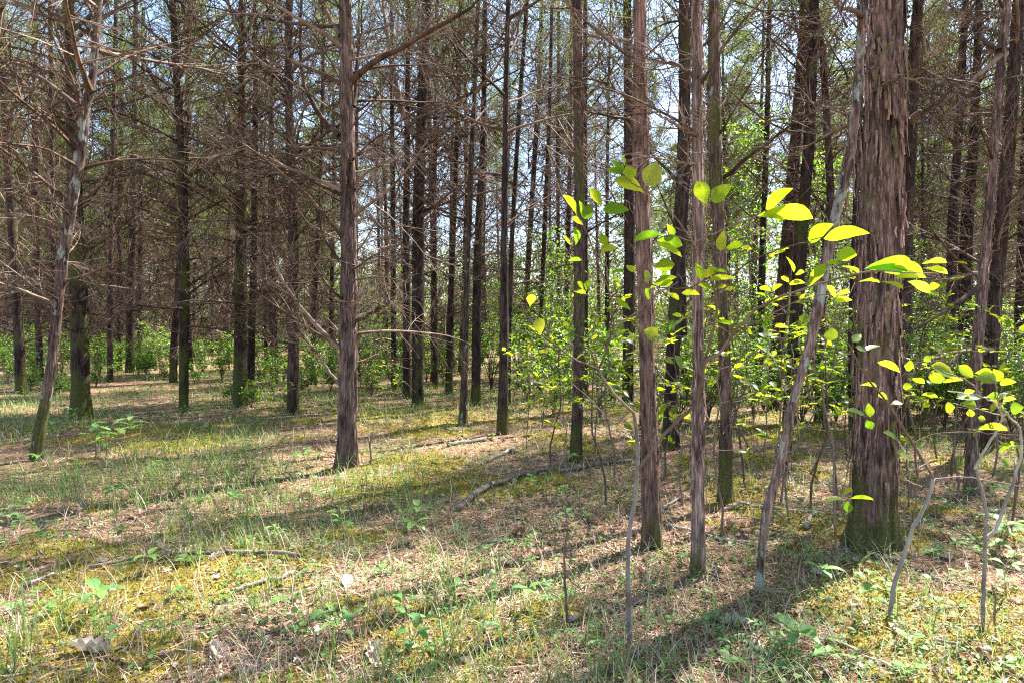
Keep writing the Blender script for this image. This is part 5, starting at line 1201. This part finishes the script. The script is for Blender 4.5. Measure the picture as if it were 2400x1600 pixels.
def floor_stuff():
    rs = np.random.RandomState(99)
    # short grass and sedge, patchy
    x, y, r = polar(135000, 2.4, 34, rs, .95)
    side = .25 + .75 * sstep(1.2, -.6, x / (y + .1) * 4)
    dens = sstep(.38, .58, fbm(x * .55 + 3, y * .55 + 8, 90, 3)) * (0.28 + .62 * sstep(4, 9, r)) * side + .03
    keep = rs.rand(len(x)) < dens; x, y, r = x[keep], y[keep], r[keep]; n = len(x)
    # grouped in small clumps
    P = np.stack((x, y, ground_h(x, y) - .004), 1)
    V = blades(P, rs.gamma(4, .026, n) + .05 + .03 * sstep(6, 14, r), rs.rand(n) * 6.283, np.abs(rs.normal(.75, .35, n)), rs.uniform(.0026, .0046, n) * (1 + r / 10), 4, 1.4, rs)
    o = link('grass', mesh_from('grass', V, GRASS, False)); tag(o, 'thin sparse green grass growing over the forest floor', 'grass', kind='stuff')
    # dry straw
    x, y, r = polar(15000, 2.4, 16, rs); n = len(x); P = np.stack((x, y, ground_h(x, y)), 1)
    V = blades(P, rs.uniform(.08, .26, n), rs.rand(n) * 6.283, rs.uniform(.9, 1.6, n), rs.uniform(.0018, .0034, n) * (1 + r / 10), 4, .6, rs)
    o = link('dry_grass', mesh_from('dry_grass', V, STRAW, False)); tag(o, 'bent straw-coloured dry grass strands on the floor', 'grass', kind='stuff')
    # needles, bark bits
    x, y, r = polar(100000, 2.3, 18, rs); n = len(x); m = moss_mask(x, y); keep = rs.rand(n) < (1 - .72 * m); x, y, r = x[keep], y[keep], r[keep]; n = len(x)
    P = np.stack((x, y, ground_h(x, y) + rs.uniform(.001, .012, n)), 1); a = rs.rand(n) * 6.283
    D = np.stack((np.cos(a), np.sin(a), rs.normal(0, .18, n)), 1); S = np.stack((-np.sin(a), np.cos(a), rs.normal(0, .3, n)), 1)
    L = (rs.gamma(2.2, .018, n) + .012)[:, None]; W = (rs.uniform(.001, .003, n) * (1 + r / 12))[:, None]
    V = np.stack((P - D * L - S * W, P - D * L + S * W, P + D * L + S * W * .5, P + D * L - S * W * .5), 1).reshape(-1, 3)
    o = link('needle_litter', mesh_from('needle_litter', (V, np.arange(4 * n).reshape(-1, 4), np.zeros((0, 3), int)), LITTER, False)); tag(o, 'reddish brown needles and bark shreds littering the floor', 'litter', kind='stuff')
    # moss tips
    x, y, r = polar(330000, 2.3, 13, rs, .9); m = moss_mask(x, y); keep = rs.rand(len(x)) < sstep(.25, .8, m) * (1 - .7 * sstep(8, 13, r)); x, y, r = x[keep], y[keep], r[keep]; n = len(x)
    P = np.stack((x, y, ground_h(x, y) - .003), 1); D = rs.normal(0, .55, (n, 3)) + np.array((0, 0, 1.0)); f = 1 + r / 6
    V, T = spray_tris(P, D, rs.uniform(.006, .016, n) * f, rs.uniform(.003, .007, n) * f, rs)
    o = link('moss', mesh_from('moss', (V, np.zeros((0, 4), int), T), MOSS, False)); tag(o, 'yellow-green moss cushions covering patches of the floor', 'moss', kind='stuff')
    # tiny ground cover leaves
    x, y, r = polar(36000, 2.6, 30, rs, .9); dens = sstep(.42, .62, fbm(x * .8 + 40, y * .8, 95, 3)) + .08; keep = rs.rand(len(x)) < dens; x, y, r = x[keep], y[keep], r[keep]; n = len(x)
    P = np.stack((x, y, ground_h(x, y) + rs.uniform(.005, .05, n) * (1 + r / 15)), 1); a = rs.rand(n) * 6.283; D = np.stack((np.cos(a), np.sin(a), rs.normal(.1, .25, n)), 1); Nn = np.array((0, 0, 1.0)) + rs.normal(0, .3, (n, 3)); ll = rs.uniform(.012, .03, n) * (1 + r / 14)
    o = link('ground_cover', mesh_from('ground_cover', scatter_leaves(P, D, Nn, ll, ll * rs.uniform(.6, .95, n)), LEAF_COVER, False)); tag(o, 'tiny round green leaves of low herbs between the grass', 'ground cover', kind='stuff')
    # small brown leaf bits
    x, y, r = polar(9000, 2.4, 22, rs, .9); n = len(x); P = np.stack((x, y, ground_h(x, y) + .006), 1); a = rs.rand(n) * 6.283; D = np.stack((np.cos(a), np.sin(a), rs.normal(0, .3, n)), 1); Nn = np.array((0, 0, 1.0)) + rs.normal(0, .5, (n, 3)); ll = rs.uniform(.015, .045, n) * (1 + r / 16)
    o = link('leaf_litter', mesh_from('leaf_litter', scatter_leaves(P, D, Nn, ll, ll * rs.uniform(.4, .8, n)), DEADLEAF, False)); tag(o, 'small broken bits of brown and tan leaves on the floor', 'litter', kind='stuff')
floor_stuff()

def tuft_mesh(seed, n, h, mat=GRASS, wd=.0035, spread=.03):
    rs = np.random.RandomState(seed); P = np.zeros((n, 3)); P[:, :2] = rs.normal(0, spread, (n, 2)); P[:, 2] = -.008
    return mesh_from('blades', blades(P, h * rs.uniform(.5, 1.1, n), rs.rand(n) * 6.283, np.abs(rs.normal(.55, .28, n)), rs.uniform(.7, 1.4, n) * wd, 7, 1.2, rs), mat, False)
TUFTS = [tuft_mesh(1, 26, .34), tuft_mesh(2, 18, .25), tuft_mesh(3, 34, .28, GRASS, .0025, .05), tuft_mesh(4, 12, .38, GRASS, .005, .02)]
def put_tuft(px, py, k, sc, desc):
    g = gpt(px, py); o = link('grass_tuft', TUFTS[k], None, (g[0], g[1], gh(g[0], g[1]))); o.scale = (sc,) * 3; o.rotation_euler = (0, 0, R.random() * 6.28)
    auto_label(o, desc, g[0], g[1], 'grass', 'grass tufts')
for px, py, k, sc in [(600, 1430, 3, 1.15), (640, 1380, 1, 1.1), (560, 1290, 0, .9), (1045, 1400, 3, 1.1), (960, 1225, 0, 1.2), (1000, 1205, 2, 1.2), (775, 1560, 3, .9), (905, 1590, 3, .9), (740, 1440, 2, 1.2), (60, 1540, 0, 1.2), (150, 1500, 2, 1.3), (240, 1500, 0, 1.0), (30, 1590, 3, 1.1), (400, 1500, 0, .9),
                      (1400, 1570, 0, .9), (1450, 1585, 3, .9), (250, 1210, 2, 1.3), (330, 1190, 0, 1.0), (380, 1150, 2, 1.3), (160, 1180, 2, 1.3), (540, 1120, 0, .9), (640, 1060, 2, 1.1), (900, 1090, 2, 1.1), (960, 1060, 0, .9), (1130, 1100, 2, 1.2), (1220, 1060, 2, 1.0), (1430, 1210, 1, 1.0), (1480, 1180, 2, 1.0), (2330, 1120, 2, 1.3),
                      (2200, 1060, 2, 1.3), (2120, 1100, 2, 1.2), (2390, 1090, 2, 1.4), (1150, 1330, 2, 1.0), (1090, 1270, 1, 1.0), (850, 1300, 1, .9), (460, 1330, 1, .9), (290, 1350, 1, .9), (1570, 1560, 1, .9), (1760, 1310, 1, .8), (2250, 1100, 2, 1.2), (80, 1150, 2, 1.2), (440, 1240, 2, 1.1), (1010, 1310, 0, .9)]:
    put_tuft(px, py, k, sc, ['tall green grass tuft', 'small green grass tuft', 'fine spreading grass tuft', 'tuft of broad upright grass'][k])
g = gpt(880, 1590); V = blades(np.array([[0, 0, -.01]]), np.array([.34]), np.array([2.9]), np.array([.42]), np.array([.007]), 8, 1.0)
tag(link('red_grass_blade', mesh_from('red_grass_blade', V, REDBLADE, False), None, (g[0], g[1], gh(g[0], g[1]))), 'single dark red grass blade standing at the bottom of the photo', 'grass')
flush_labels()
